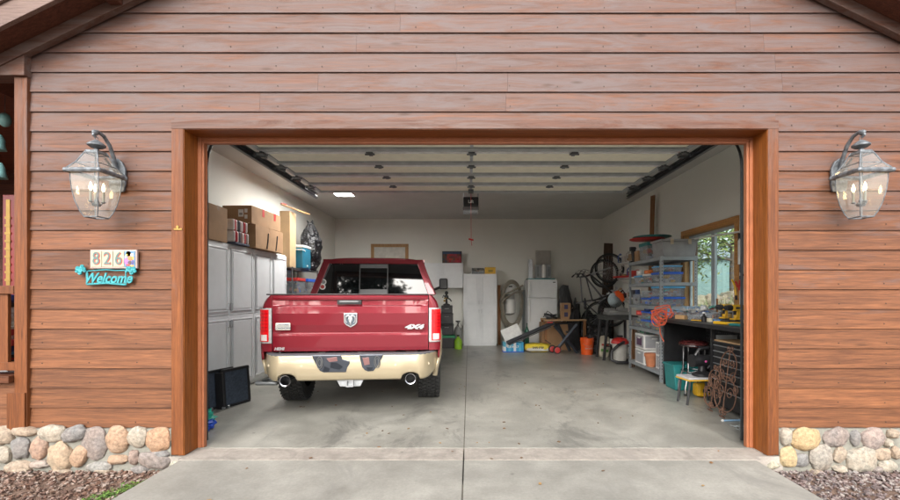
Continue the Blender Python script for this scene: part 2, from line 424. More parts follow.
# lap siding boards
s = MB(); cz = ZB; k = 0
def lap(mb, x0, x1, z, h=.1712):
    if x1-x0 < .01: return
    mb.prism([(WY+.005, z), (WY-.026, z-.002), (WY-.010, z+h+.012), (WY+.005, z+h+.012)], x0, x1, 'x')
def course(mb, x0, x1, z):
    x = x0
    while x < x1-.001:
        L = random.uniform(1.6, 4.2); e = x+L
        if x1-e < .7: e = x1
        mb.piece(); lap(mb, x, e-.0015, z); x = e
while cz < 5.3:
    hw = (AZ-cz)/SL; a, b = max(XL, AX-hw), min(XR, AX+hw)
    if cz+.17 < OT or cz < OT-.02:
        course(s, a, OL+.01, cz); course(s, OR-.01, b, cz)
        if cz+.1712 > OT: s.piece(); lap(s, OL+.01, OR-.01, OT-.02, cz+.1712-OT+.02)
    else: course(s, a, b, cz)
    cz += .1712; k += 1
s.build('siding', siding, house)
nl = MB(); zz_ = ZB+.045
while zz_ < 4.6:
    xx = -3.70+.2*0
    while xx < 3.95:
        q = xx+random.uniform(-.012,.012)
        if abs(q-AX) < (AZ-zz_)/SL-.1 and not (OL-.01 < q < OR+.01 and zz_ < OT+.01): nl.cbox((q, WY-.0245, zz_+random.uniform(-.006,.006)), (.008,.003,.008))
        xx += .406
    zz_ += .1712
nl.build('nail_heads', mat('weathered nails', (.05,.035,.03), .6, .5), house, fixn=False)
# wall core behind the boards (outside and inside skins)
c = MB()
c.box(-3.83, OL+.08, 3.76, 3.9, ZB-.02, 3.5); c.box(OR-.08, 3.95, 3.76, 3.9, ZB-.02, 3.5); c.box(OL+.08, OR-.08, 3.76, 3.9, OT-.02, 3.5)
c.box(-3.83, OL+.09, 3.78, 3.9, -.25, ZB-.02); c.box(OR-.09, 3.95, 3.78, 3.9, -.25, ZB-.02)
c.prism([(-3.95, 3.5), (4.15, 3.5), (AX, AZ-.02)], 3.77, 3.9, 'y')
c.build('front_wall', wallp, house)
# interior
WXL, WXR, BY, CZ = -3.75, 3.72, 12.04, 3.5
c = MB(); c.box(WXL-.12, WXL, 3.9, BY+.12, -.05, CZ+.1); c.build('interior_wall', wallp, house)
c = MB(); c.box(WXL, WXR, BY, BY+.12, -.05, CZ+.1); c.build('interior_wall', wallp, house)
WY0, WY1, WZ0, WZ1 = 6.0, 7.42, 1.12, 2.40
c = MB(); c.box(WXR, WXR+.15, 3.9, WY0, -.05, CZ+.1); c.box(WXR, WXR+.15, WY1, BY+.12, -.05, CZ+.1)
c.box(WXR, WXR+.15, WY0, WY1, -.05, WZ0); c.box(WXR, WXR+.15, WY0, WY1, WZ1, CZ+.1); c.build('interior_wall', wallp, house)
c = MB(); c.box(WXL-.1, WXR+.14, 3.9, BY+.1, CZ, CZ+.08); c.build('ceiling', ceilp, house)
c = MB(); c.box(3.872, 3.95, 3.85, WY0-.01, -.25, 3.55); c.box(3.872, 3.95, WY1+.01, 12.16, -.25, 3.55); c.box(3.872, 3.95, WY0-.01, WY1+.01, -.25, WZ0-.01); c.box(3.872, 3.95, WY0-.01, WY1+.01, WZ1+.01, 3.55); c.build('side_wall', siding, house)
c.v = []; 
# casing
for (a, b) in ((OL, OL+.103), (OR-.091, OR)): c = MB(); c.box(a, b, 3.705, 3.80, .012, OT-.074); c.build('door_casing', casing_m, house, bevel=.003)
c = MB(); c.piece(); c.box(OL, OR, 3.703, 3.80, OT-.076, OT); c.build('door_casing', casing_h, house, bevel=.003)
JL, JR, JT = OL+.103, OR-.091, OT-.076
for (a, b) in ((JL-.05, JL+.004), (JR-.004, JR+.05)): c = MB(); c.box(a, b, 3.712, 3.925, .006, JT); c.build('door_jamb', jamb_m, house)
c = MB(); c.piece(); c.box(JL+.004, JR-.004, 3.712, 3.925, JT-.004, JT+.05); c.build('head_jamb', jamb_h, house)
c = MB()
for (a, b, y0, y1) in ((0, .030, 3.895, 3.95), (.030, .052, 3.905, 3.95)):
    c.box(JL+.004+a, JL+.004+b, y0, y1, .006, JT-.004-a); c.box(JR-.004-b, JR-.004-a, y0, y1, .006, JT-.004-a)
    c.box(JL+.004+b, JR-.004-b, y0, y1, JT-.004-b, JT-.004-a)
c.box(JL-.055, JL+.018, 3.925, 4.00, .006, JT); c.box(JR-.018, JR+.055, 3.925, 4.00, .006, JT)
c.build('door_stop', stop_m, house, bevel=.003)
# stone base
def stones(name, x0, x1, lst):
    c = MB(); c.box(x0, x1, WY-.045, WY+.03, -.3, ZB-.008)
    o = c.build('stone_mortar', mortar_m, house)
    st = MB()
    for i, (x, z, rx, rz, colr, rot) in enumerate(lst):
        st.piece(colr)
        Mx = Matrix.Rotation(R(rot), 4, 'Y')
        lim = abs(x-(OL-.004)) if x < OL else abs(x-(OR+.004)); x += 0 if lim > rx else (rx-lim)*(.8 if x > 0 else -.8); rx = min(rx, lim+abs(rx-lim)*.8)
        st.blob((x, WY-.046, z), (rx*1.04, .040+random.uniform(-.005, .012), rz*1.03), i+x*3, .10, 1.7, 22, 14, Mx, .86)
    st.build(name, stone_m, house, smooth=True)
T, GR, OG, CR, MV = (.30,.24,.18), (.19,.18,.17), (.33,.225,.15), (.32,.285,.23), (.22,.185,.165)
zl = [(15,90,42,42,T,0),(100,75,50,20,T,5),(88,145,38,45,GR,0),(8,175,38,36,CR,0),(75,228,55,27,T,-5),(165,145,37,50,(.31,.21,.155),10),(218,82,55,35,CR,0),(170,214,38,18,(.28,.235,.2),0),(255,183,52,62,(.34,.26,.18),0),(315,86,52,32,GR,-20),(342,178,34,46,OG,25),(405,125,52,68,MV,0),(425,226,55,22,(.25,.235,.21),-5),(503,108,48,54,OG,-8),(502,195,42,20,OG,0),(588,98,42,44,CR,0),(572,185,21,32,(.24,.18,.15),0),(690,112,56,52,(.36,.225,.14),0),(660,196,70,38,MV,5)]
ll = []
for (x, y, a, b, cc, r) in zl:
    px, py = x/4.286, 415+y/4.286; p = at(px, py, 3.69); ll.append((p.x, p.z+.005, a/4.286*3.7/F, b/4.286*3.7/F, cc, r))
zr = [(275,292,22,28,CR,0),(352,300,48,38,(.38,.28,.155),0),(455,295,42,30,MV,-10),(520,297,16,26,GR,0),(580,298,38,34,(.27,.22,.195),0),(643,282,18,15,T,0),(628,312,14,14,CR,0),(283,360,31,35,(.39,.30,.17),0),(338,370,25,23,GR,0),(405,358,37,43,(.28,.25,.21),0),(468,353,20,27,T,20),(540,370,48,42,CR,0),(610,350,28,22,T,0),(628,390,30,20,CR,0),(655,345,14,22,T,0),(467,398,22,12,CR,0),(390,410,20,10,T,0),(590,400,18,10,MV,0)]
lr = []
for (x, y, a, b, cc, r) in zr:
    px, py = 700+x/3.335, 350+y/3.335; p = at(px, py, 3.69); lr.append((p.x, p.z+.005, a/3.335*3.7/F, b/3.335*3.7/F, cc, r))
random.seed(3)
for side in (-1, 1):
    for q in range(1, 9):
        for rw in range(3):
            x = (-4.2-q*.17) if side < 0 else (3.83+q*.17)
            (ll if side < 0 else lr).append((x+random.uniform(-.02,.02), .17-rw*.13, .075+random.uniform(-.01,.01), .058, random.choice([T,GR,OG,CR,MV]), random.uniform(-10,10)))
for (x, z) in ((-2.83,-.11),(-3.15,-.12),(-3.5,-.13),(-3.85,-.12),(-2.65,.02)): ll.append((x, z, .07, .035, random.choice([T,GR,MV]), 0))
stones('river_stones', -7, OL-.002, ll); stones('river_stones', OR+.002, 5.6, lr)
c = MB(); c.piece((.33,.31,.24)); c.blob((OL+.05, 3.74, -.07), (.075, .06, .05), 3, .15); c.blob((OR-.045, 3.74, -.07), (.075, .06, .05), 5, .15)
c.build('footing_lump', stone_m, house, smooth=True)
# roof
for sgn in (-1, 1):
    xe = AX+sgn*4.45; ze = roofz(xe)
    c = MB(); c.piece(); c.prism([(AX, AZ), (xe, ze), (xe, ze+.05), (AX, AZ+.05)], 3.47, 12.5, 'y'); c.build('soffit', soffit_m, house)
    c = MB(); c.piece(); c.prism([(AX, AZ-.035), (xe, ze-.035), (xe, ze+.20), (AX, AZ+.20)], 3.43, 3.468, 'y'); c.build('barge_board', barge_m, house, bevel=.004)
    c = MB(); c.piece(); c.prism([(AX, AZ+.14), (xe, ze+.14), (xe, ze+.24), (AX, AZ+.24)], 3.405, 3.428, 'y'); c.build('barge_trim', barge_m, house, bevel=.004)
    c = MB(); c.prism([(AX, AZ+.203), (xe+sgn*.06, ze+.175), (xe+sgn*.06, ze+.26), (AX, AZ+.29)], 3.37, 12.6, 'y'); c.build('roof', shingle_m, house)
    c = MB(); c.piece(); c.prism([(AX, AZ-.10), (xe, ze-.10), (xe, ze-.001), (AX, AZ-.001)], 3.655, 3.715, 'y'); c.build('frieze_board', casing_h, house, bevel=.003)
for px in (112, ):
    p = X_(px, 3.6); c = MB(); c.box(p-.05, p+.05, 3.475, 3.65, roofz(p)-.085, roofz(p)+.0); c.build('lookout_block', soffit_m, house, bevel=.003)
# porch on the left
c = MB(); c.piece(); c.box(-3.915, -3.805, 3.70, 3.80, -.02+.26, 3.27); c.build('corner_post', casing_m, house, bevel=.004)
c = MB(); c.piece(); c.box(-3.965, -3.81, 3.685, 3.699, .235, .55); c.build('post_base', casing_m, house, bevel=.003)
c = MB(); c.piece(); c.box(-13, -3.80, 3.67, 3.82, 3.27, 3.53); c.build('porch_beam', casing_h, house, bevel=.005)
c = MB(); c.piece(); c.box(-13, -3.80, 3.66, 3.85, 3.55, 3.57); c.box(-13, -3.86, 3.86, 7.2, 3.40, 3.44); c.build('porch_ceiling', beam_m, house)
c = MB(); 
for i in range(2): c.piece(); lap(c, -13, -3.92, ZB+.1712*i)
c.piece(); c.box(-13, -3.92, 3.72, 3.86, .60, .64); c.build('porch_skirt', siding, house)
c = MB(); c.piece(); c.box(-13, -3.92, 3.66, 3.86, .64, .70); c.build('porch_sill', casing_h, house, bevel=.004)
c = MB(); c.piece(); c.box(-13, -3.86, 3.86, 7.2, .50, .60); c.build('porch_floor', beam_m, house)
c = MB()
z = .6
while z < 3.4: c.piece(); c.prism([(7.0, z), (6.965, z), (6.985, z+.18), (7.0, z+.18)], -13, -3.86, 'x'); z += .172
z = .6
while z < 3.4: c.piece(); c.prism([(-3.86, z), (-3.895, z), (-3.875, z+.18), (-3.86, z+.18)], 3.86, 7.0, 'y'); z += .172
c.build('porch_wall', dark_wall, house)
c = MB(); c.piece(); c.box(-13, -3.92, 3.70, 3.78, 1.40, 1.47); 
for q in range(12):
    x = -4.04-.155*q; c.piece(); c.box(x-.05, x+.05, 3.72, 3.75, .74, 1.40)
c.piece(); c.box(-13, -3.92, 3.705, 3.775, .86-.12, .93-.12); c.build('porch_railing', casing_m, house, bevel=.003)
pd = thing('porch_door', '', '', (0,0,0)); del pd['label']; del pd['category']; pd.parent = house
c = MB(); c.piece(); c.box(-6.7, -5.55, 6.92, 6.97, .6, 2.75); c.build('door_frame', casing_m, pd)
c = MB(); c.piece(); c.box(-6.6, -5.65, 6.90, 6.93, .6, 2.65); c.build('door_panel', maroon, pd, bevel=.01)
# side window
wnd = bpy.data.objects.new('window', None); col.objects.link(wnd); wnd.parent = house
c = MB(); t = .085
c.piece(); c.box(WXR-.022, WXR-.001, WY0-t, WY1+t, WZ1, WZ1+t); c.piece(); c.box(WXR-.022, WXR-.001, WY0-t, WY0, WZ0-t, WZ1); c.piece(); c.box(WXR-.022, WXR-.001, WY1, WY1+t, WZ0-t, WZ1)
c.piece(); c.box(WXR-.04, WXR-.001, WY0, WY1, WZ0-t, WZ0-.001)
c.build('window_trim', pine_m, wnd, bevel=.003)
c = MB(); c.piece(); c.box(WXR, WXR+.15, WY0, WY0+.012, WZ0, WZ1); c.piece(); c.box(WXR, WXR+.15, WY1-.012, WY1, WZ0, WZ1); c.piece(); c.box(WXR, WXR+.15, WY0+.012, WY1-.012, WZ1-.012, WZ1); c.box(WXR, WXR+.15, WY0+.012, WY1-.012, WZ0, WZ0+.012)
c.build('window_reveal', pine_z, wnd)
c = MB(); fx = WXR+.07; ym = 6.66
for (a, b) in ((WY0+.012, ym+.02), (ym+.021, WY1-.012)):
    f = .045
    c.box(fx, fx+.04, a, a+f, WZ0+.012, WZ1-.012); c.box(fx, fx+.04, b-f, b, WZ0+.012, WZ1-.012); c.box(fx, fx+.04, a+f, b-f, WZ0+.012, WZ0+.012+f); c.box(fx, fx+.04, a+f, b-f, WZ1-.012-f, WZ1-.012)
c.build('window_frame', mat('grey blue window vinyl', (.46, .52, .54), .4), wnd, bevel=.003)
c = MB(); c.box(fx+.016, fx+.022, WY0+.05, WY1-.05, WZ0+.05, WZ1-.05); c.build('pane', win_glass, wnd)
# inner entry door up three steps, behind the truck
dr = bpy.data.objects.new('entry_door', None); col.objects.link(dr); dr.parent = house
a, b = X_(371, BY), X_(408.5, BY); zt = Z_(244, BY)
c = MB(); c.piece(); c.box(a, a+.09, BY-.022, BY-.001, .62, zt-.09); c.piece(); c.box(b-.09, b, BY-.022, BY-.001, .62, zt-.09); c.piece(); c.box(a, b, BY-.024, BY-.001, zt-.09, zt); c.build('door_frame', pine_z, dr, bevel=.003)
c = MB(); c.box(a+.092, b-.092, BY-.012, BY-.001, .62, zt-.092)
mid = (a+b)/2
for (x0, x1) in ((a+.17, mid-.04), (mid+.04, b-.17)):
    for (z0, z1) in ((.8, 1.3), (1.4, 2.1), (2.2, zt-.2)): c.box(x0, x1, BY-.018, BY-.012, z0, z1)
c.build('door_panel', mat('cream door paint', (.60, .58, .52), .5), dr, bevel=.004)
c = MB()
for i in range(3): c.box(a-.1, b+.1, BY-.02-.28*(3-i), BY-.021-.28*(2-i) , 0.005, .2*(i+1))
c.build('step', mat('grey painted step', (.3, .3, .29), .7), house, bevel=.01)

# ------------------------------------------------------------------ garage door (raised) with its tracks
gd = thing('garage_door', 'raised sectional garage door with cream insulated panels overhead', 'garage door')
DZ, DY1, DL = 3.015, 6.9, .50
SX0, SX1 = -2.38, 2.46
secs = []
for i in range(5):
    y1 = DY1-DL*i; y0 = y1-DL
    c = MB(); c.box(SX0, SX1, y0+.01, y1-.01, DZ+.03, DZ+.05)          # outer skin
    pc = c.build('door_section', mat('door skin', (.5,.5,.5), .5) if i == 0 else MATS['door skin'], gd)
    c = MB()
    for q in range(2):
        xa = SX0+.06+(SX1-SX0-.12)*q/2; xb = SX0+.06+(SX1-SX0-.12)*(q+1)/2
        c.box(xa, xb, y0+.085, y1-.15, DZ+.006, DZ+.029)
    c.build('insulation', cream_foam, pc, bevel=.006)
    c = MB(); c.box(SX0, SX1, y0+.012, y0+.045, DZ-.004, DZ+.029); c.box(SX0, SX1, y1-.05, y1-.012, DZ-.004, DZ+.029)
    c.build('light_rail', mat('pale rail', (.82,.83,.83), .4, .1) if i == 0 else MATS['pale rail'], pc, bevel=.003)
    c = MB(); c.box(SX0+.02, SX1-.02, y1-.125, y1-.052, DZ-.012, DZ+.02); 
    c.box(SX0, SX0+.055, y0+.05, y1-.055, DZ, DZ+.028); c.box(SX1-.055, SX1, y0+.05, y1-.055, DZ, DZ+.028)
    c.build('steel_strut', rail_m, pc, bevel=.004)
    if i < 4:
        for hx in (-1.13, .03, 1.20):
            c = MB(); c.cbox((hx, y0, DZ-.014), (.075, .075, .014)); c.tube([(hx-.055, y0, DZ-.024), (hx+.055, y0, DZ-.024)], .011, 8); c.cbox((hx, y0+.05, DZ-.012), (.04, .05, .02))
            c.build('hinge', steel, gd, bevel=.002)
    for sx, dxx in ((SX0, -1), (SX1, 1)):
        c = MB(); c.cbox((sx+dxx*-.02, y0, DZ-.022), (.09, .10, .016)); c.tube([(sx-.09, y0, DZ-.03), (sx+.09, y0, DZ-.03)] , .008, 8)
        c.lathe([(.022, -.01), (.022, .01)], (sx+dxx*.06, y0, DZ-.03), 14, ax='x'); c.cbox((sx+dxx*-.01, y0+.07, DZ-.03), (.06, .05, .03)); c.cbox((sx-dxx*.035, y0-.05, DZ-.02), (.03, .06, .035), .3)
        c.build('roller_bracket', steel, gd, bevel=.002)
for sx, dxx in ((SX0-.095, -1), (SX1+.115, 1)):
    path = [(sx, 4.06, .02), (sx, 4.06, 2.60)]
    for q in range(1, 9):
        a = PI*q/16; path.append((sx, 4.06+.38*(1-math.cos(a)), 2.60+.39*math.sin(a)))
    path.append((sx, 7.0, 2.99))
    # C-shaped rail: outer web and two lips
    for off, r in ((0, .012),):
        c = MB(); c.tube(path, .012, 8); c.build('track', mat('oiled steel', (.05,.055,.06), .4, .6) if 'oiled steel' not in MATS else MATS['oiled steel'], gd)
    c = MB(); c.box(sx-.006+dxx*.02, sx+.006+dxx*.02, 4.46, 7.0, 2.955, 3.03); c.box(sx-.02, sx+.02, 4.46, 7.0, 3.03, 3.036); c.box(sx-.02, sx+.02, 4.46, 7.0, 2.949, 2.955); c.build('horizontal_track', steel, gd)
    c = MB(); c.box(sx-.02, sx+.02, 6.88, 6.92, 3.03, 3.5); c.box(sx-.15, sx+.15, 6.93, 6.96, 3.46, 3.495); c.build('track_hanger', galv, gd)
c = MB(); c.tube([(-2.5, 4.0, 3.2), (2.6, 4.0, 3.2)], .014, 8)
n = 90; c.tube([(-1+.9*q/n*1.1, 4.0+.045*math.cos(q*1.4), 3.2+.045*math.sin(q*1.4)) for q in range(n)], .006, 5); c.build('spring_shaft', steel, gd)
# opener
op = thing('garage_door_opener', 'black garage door opener hanging from the ceiling with red pull cord', 'door opener', (.03, 7.15, 2.82))
oz = 0
c = MB(); c.box(-.125, .125, -.12, .25, .02, .17); c.build('housing', black_metal, op, bevel=.015)
c = MB(); c.box(-.13, .13, -.13, .24, -.05, .018); c.build('lens_cover', mat('smoky lens', (.16,.16,.17), .2, coat=.6), op, bevel=.015)
c = MB(); c.box(-.018, .018, -2.95, .1, .20, .235); c.build('rail', silver, op)
c = MB(); 
for sx in (-.11, .11): c.tube([(sx, .05, .16), (sx*1.35, .05, .67)], .012, 6)
c.build('hanger_strap', galv, op)
c = MB(); c.box(-.04, .04, -.5, -.38, .16, .2); c.build('trolley', steel, op)
c = MB(); c.tube([(0, -.40, .17), (.004, -.40, -.55)], .0035, 6); c.build('pull_cord', red_pl, op)
c = MB(); c.tube([(-.035, -.40, -.555), (.04, -.40, -.575)], .013, 8); c.tube([(0, -.40, -.55), (.015, -.4, -.66)], .004, 6); c.build('pull_handle', red_pl, op)
text('Lift', .07, white_pl, op, (0, -.122, .09), 'emblem', bold=.001)
# lit fluorescent fixture, most of it above the raised door
fl = thing('ceiling_light', 'lit fluorescent ceiling light showing past the edge of the raised door', 'ceiling light', (-2.52, 8.10, 3.5))
c = MB(); c.box(-.19, .19, -.75, .73, -.045, -.002); c.box(-.19, -.172, -.75, .73, -.10, -.0455); c.box(.172, .19, -.75, .73, -.10, -.0455); c.box(-.1715, .1715, .715, .73, -.10, -.0455); c.build('fixture_body', white_pl, fl)
c = MB(); c.box(-.168, .168, -.72, .71, -.085, -.046); c.build('diffuser', tube_m, fl, bevel=.01)

# ------------------------------------------------------------------ wall lanterns
def lantern(x, label):
    L = thing('wall_lantern', label, 'wall lantern', (x, 3.50, 2.01), 0, 'wall lanterns flanking the garage opening')
    c = MB()   # wall plate
    c.prism([(-.055, .27), (.055, .27), (.07, .33), (.07, .47), (.04, .53), (0, .56), (-.04, .53), (-.07, .47), (-.07, .33)], .20, .222, 'y')
    c.build('wall_plate', lantern_m, L, bevel=.006)
    c = MB()   # gooseneck
    pts = [(0, .205, .40), (0, .19, .47), (0, .17, .55), (0, .13, .64), (0, .07, .70), (0, .01, .715), (0, -.025, .70), (0, -.03, .675), (0, -.01, .665)]
    c.tube(pts, .020, 10, r2=.011); c.tube([(0, .2, .42), (0, .08, .52)], .009, 8); c.blob((0, -.012, .70), (.022, .028, .022), 1, 0)
    c.build('arm', lantern_m, L, smooth=True)
    c = MB(); c.tube(arc(0, .655, .014, 0, 330, 10), .004, 6); c.build('ring', lantern_m, L)
    c = MB(); c.lathe([(.0, .645), (.02, .64), (.05, .622), (.073, .605), (.073, .595), (.05, .58), (.02, .572), (.018, .555), (.05, .545)], (0,0,0), 24); c.build('finial', lantern_m, L, smooth=True)
    def sq(h, z): return [Vector((-h,-h,z)), Vector((h,-h,z)), Vector((h,h,z)), Vector((-h,h,z))]
    # roof: slightly concave hip with glazed panels
    c = MB(); lev = [(.052, .548), (.062, .53), (.105, .44), (.150, .385)]
    fr = MB(); gl = MB()
    fr.box(-.055, .055, -.055, .055, .538, .552)
    for (h0, z0), (h1, z1) in zip(lev, lev[1:]):
        A, B = sq(h0, z0), sq(h1, z1)
        for i in range(4):
            fr.tube([A[i], B[i]], .0065, 6)
            j = (i+1) % 4; n = len(gl.v); gl.v += [A[i], A[j], B[j], B[i]]; gl.face([n, n+1, n+2, n+3])
    A = sq(.108, .436)
    for i in range(4): fr.tube([A[i], A[(i+1) % 4]], .004, 6)
    A = sq(.064, .527)
    for i in range(4): fr.tube([A[i], A[(i+1) % 4]], .006, 6)
    fr.build('roof_frame', lantern_m, L); gl.build('roof_pane', pane_glass, L)
    c = MB()
    for i in range(4):
        A = sq(.154, .366); c.tube([A[i], A[(i+1) % 4]], .019, 8)
        c.blob(A[i], (.024, .024, .02), i, 0)
    c.build('rim', lantern_m, L, smooth=True)
    lev = [(.134, .352), (.133, .30), (.126, .22), (.110, .13), (.086, .055), (.064, .012)]
    fr = MB(); gl = MB()
    for (h0, z0), (h1, z1) in zip(lev, lev[1:]):
        A, B = sq(h0, z0), sq(h1, z1)
        for i in range(4):
            fr.tube([A[i], B[i]], .0045, 6); j = (i+1) % 4; n = len(gl.v); gl.v += [A[i], A[j], B[j], B[i]]; gl.face([n, n+1, n+2, n+3])
    A = sq(.064, .012)
    for i in range(4): fr.tube([A[i], A[(i+1) % 4]], .0055, 6)
    fr.build('cage', lantern_m, L); gl.build('glass', pane_glass, L, fixn=True)
    c = MB(); c.tube([(0,0,.13), (0,0,.35)], .006, 8); c.lathe([(.0, .10), (.03, .105), (.04, .12), (.02, .14), (.015, .16)], (0,0,0), 16)
    for i in range(3):
        a = R(20+120*i); cx, cy = .055*math.cos(a), .055*math.sin(a); c.tube([(0,0,.13), (cx*.6, cy*.6, .115), (cx, cy, .135)], .005, 6); c.lathe([(.008, .128), (.02, .136), (.02, .14)], (cx, cy, 0), 12)
    c.build('candle_cluster', lantern_m, L)
    for i in range(3):
        a = R(20+120*i); cx, cy = .055*math.cos(a), .055*math.sin(a)
        c = MB(); c.lathe([(.011, .14), (.011, .225)], (cx, cy, 0), 10); sl = c.build('candle_sleeve', candle, L)
        c = MB(); c.lathe([(.006, .226), (.012, .240), (.013, .252), (.009, .272), (.002, .292)], (cx, cy, 0), 10); c.build('bulb', flame, sl, smooth=True)
    for ch in L.children:
        if ch.name.split('.')[0] not in ('wall_plate',): ch.scale = (.84, .84 if ch.name.split('.')[0] not in ('arm',) else 1, 1)
    return L
lantern(X_(96.5, 3.50), 'lit grey metal wall lantern beside the porch, above the house number')
lantern(X_(861, 3.50), 'lit grey metal wall lantern right of the garage opening')

# ------------------------------------------------------------------ signs
sg = thing('house_number_sign', 'cream tile sign reading 826 with a small colourful picture tile', 'house number', (X_(114, 3.70), 3.70, 1.70))
c = MB(); c.box(-.20, .20, -.006, .016, -.08, .08); c.build('backing', mat('pale pink frame', (.42,.33,.30), .5), sg, bevel=.003)
for i in range(4):
    x0 = -.19+.096*i; c = MB(); c.box(x0+.001, x0+.092, -.012, -.0065, -.068, .068)
    c.build('tile', mat('cream tile', (.42,.38,.27), .3) if i == 0 else (MATS['cream tile'] if i < 3 else mat('sky tile', (.13,.25,.40), .3, var=.3, scale=40)), sg, bevel=.002)
for i, ch in enumerate('826'):
    x = -.143+.096*i
    text(ch, .148, mat('red numeral edge', (.50,.08,.06), .5) if i == 0 else MATS['red numeral edge'], sg, (x+.003, -.0125, -.001), 'numeral', bold=.004, sx=.85)
    text(ch, .148, mat('slate numeral', (.10,.16,.15), .5) if i == 0 else MATS['slate numeral'], sg, (x, -.0145, .001), 'numeral', bold=.001, sx=.85)
random.seed(11); c = MB()
c.piece((.8,.6,.05)); c.lathe([(.001, -.0145), (.022, -.0145)], (.135, 0, .045), 14, ax='y')
for (x, z, a, b, cc) in ((.115,-.02,.018,.028,(.35,.15,.5)),(.15,.005,.025,.018,(.65,.2,.08)),(.17,-.03,.012,.025,(.1,.1,.25)),(.13,-.05,.02,.01,(.5,.08,.08)),(.165,.035,.016,.012,(.8,.75,.7)),(.145,-.03,.016,.016,(.12,.08,.1)),(.172,.008,.01,.014,(.9,.4,.1)),(.112,.02,.008,.012,(.9,.9,.9)),(.165,-.058,.02,.006,(.85,.35,.05)),(.12,.035,.01,.01,(.9,.7,.1))):
    c.piece(cc); c.blob((x, -.0135, z), (a, .002, b), x*99, .2, nu=10, nv=6)
c.build('picture_design', multi, sg)
ws = thing('welcome_sign', 'turquoise cut-out metal sign reading Welcome below the number sign', 'sign', (X_(107, 3.70), 3.695, 1.545))
text('Welcome', .118, teal, ws, (.01, .0, -.012), 'lettering', ext=.004, shear=.35, bold=.0035, sx=.88)
c = MB(); c.tube([(-.16,0,.052), (-.08,0,.058), (0,0,.063), (.08,0,.056), (.16,0,.058)], .0055, 6); c.tube([(-.165,0,-.062), (0,0,-.052), (.165,0,-.066)], .009, 6)
c.tube([(-.165,0,.05), (-.172,0,-.062)], .005, 6); c.tube([(.165,0,.055), (.168,0,-.066)], .005, 6); c.build('border', teal, ws)
for sx in (-1, 1):
    c = MB()   # small rose clusters at the ends of the top bar
    for (x, z, r) in ((0,0,.024),(.028,.012,.020),(-.026,.006,.02),(.008,-.026,.018),(-.012,.028,.018),(.038,-.012,.014),(-.04,-.01,.013)):
        c.lathe([(r, -.005), (r*.8, -.009), (r*.3, -.006), (.001, -.010)], (sx*(.215+x*.9)-.005, 0, .062+z), 9, ax='y')
        c.lathe([(r, -.005), (r, .003)], (sx*(.215+x*.9)-.005, 0, .062+z), 9, ax='y')
    c.build('flower_cluster', teal, ws)
mk = MB(); mk.lathe([(.001,-.003),(.013,-.003),(.013,.003)], (X_(177.5,3.70), 3.70, Z_(227,3.70)), 10, ax='y'); mk.box(X_(174,3.70), X_(182,3.70), 3.697, 3.704, Z_(230,3.70), Z_(228.3,3.70))
tag(mk.build('small_tag', gold), 'tiny yellow tag fixed to the left door casing', 'tag')
# glass bell chimes hanging in the porch, jar light
for i, (py, r) in enumerate(((150, .062), (178, .070))):
    p = at(-1.5, py-3, 4.3); t = thing('glass_bell', ('upper' if i == 0 else 'lower')+' of two pale green glass bells hanging in the porch', 'wind chime', tuple(p))
    c = MB(); c.lathe([(.012, .13), (.03, .12), (.05, .07), (r*.8, .02), (r, -.03)], (0,0,0), 20, cap=False); c.build('bell', sky_glass, t, smooth=True, solid=.004)
    c = MB(); c.tube([(0,0,.13), (0,0,.3 if i == 0 else .22)], .003, 5); c.build('cord', steel, t)
p = at(5, 120, 4.3); t = thing('glass_float', 'pale glass float above the two hanging porch bells', 'ornament', tuple(p))
c = MB(); c.blob((0,0,0), (.05,.05,.07), 3, .02); c.build('ball', sky_glass, t, smooth=True); c = MB(); c.tube([(0,0,.06), (0,0,3.39-p.z)], .003, 5); c.build('cord', steel, t)
t = thing('brass_gauge', 'tall brass strip leaning upright inside the porch', 'ornament', (X_(10.5, 5.0), 5.0, .6))
c = MB(); c.box(-.07, .07, -.02, .02, 0, Z_(195, 5.0)-.6); c.build('plaque', maroon, t, bevel=.005); c = MB(); c.box(-.025, .02, -.026, -.021, .9, Z_(200, 5.0)-.6)
for i in range(9): c.box(-.035, .03, -.032, -.0265, .95+i*.09, .975+i*.09)
c.build('strip', gold, t)
t = thing('porch_clutter_crate', 'stack of magazines and colourful packets behind the porch railing', 'crate', (X_(8, 4.2), 4.2, .6))
c = MB(); random.seed(5)
z = 0
while z < .75:
    h = random.uniform(.02, .06); c.piece(random.choice([(.04,.06,.2),(.5,.05,.05),(.6,.58,.5),(.03,.03,.03),(.1,.3,.5),(.7,.7,.7)])); o = random.uniform(-.02,.02); c.box(-.12+o, .1+o, -.08, .08, z, z+h-.002); z += h
c.build('packets', multi, t, bevel=.003)

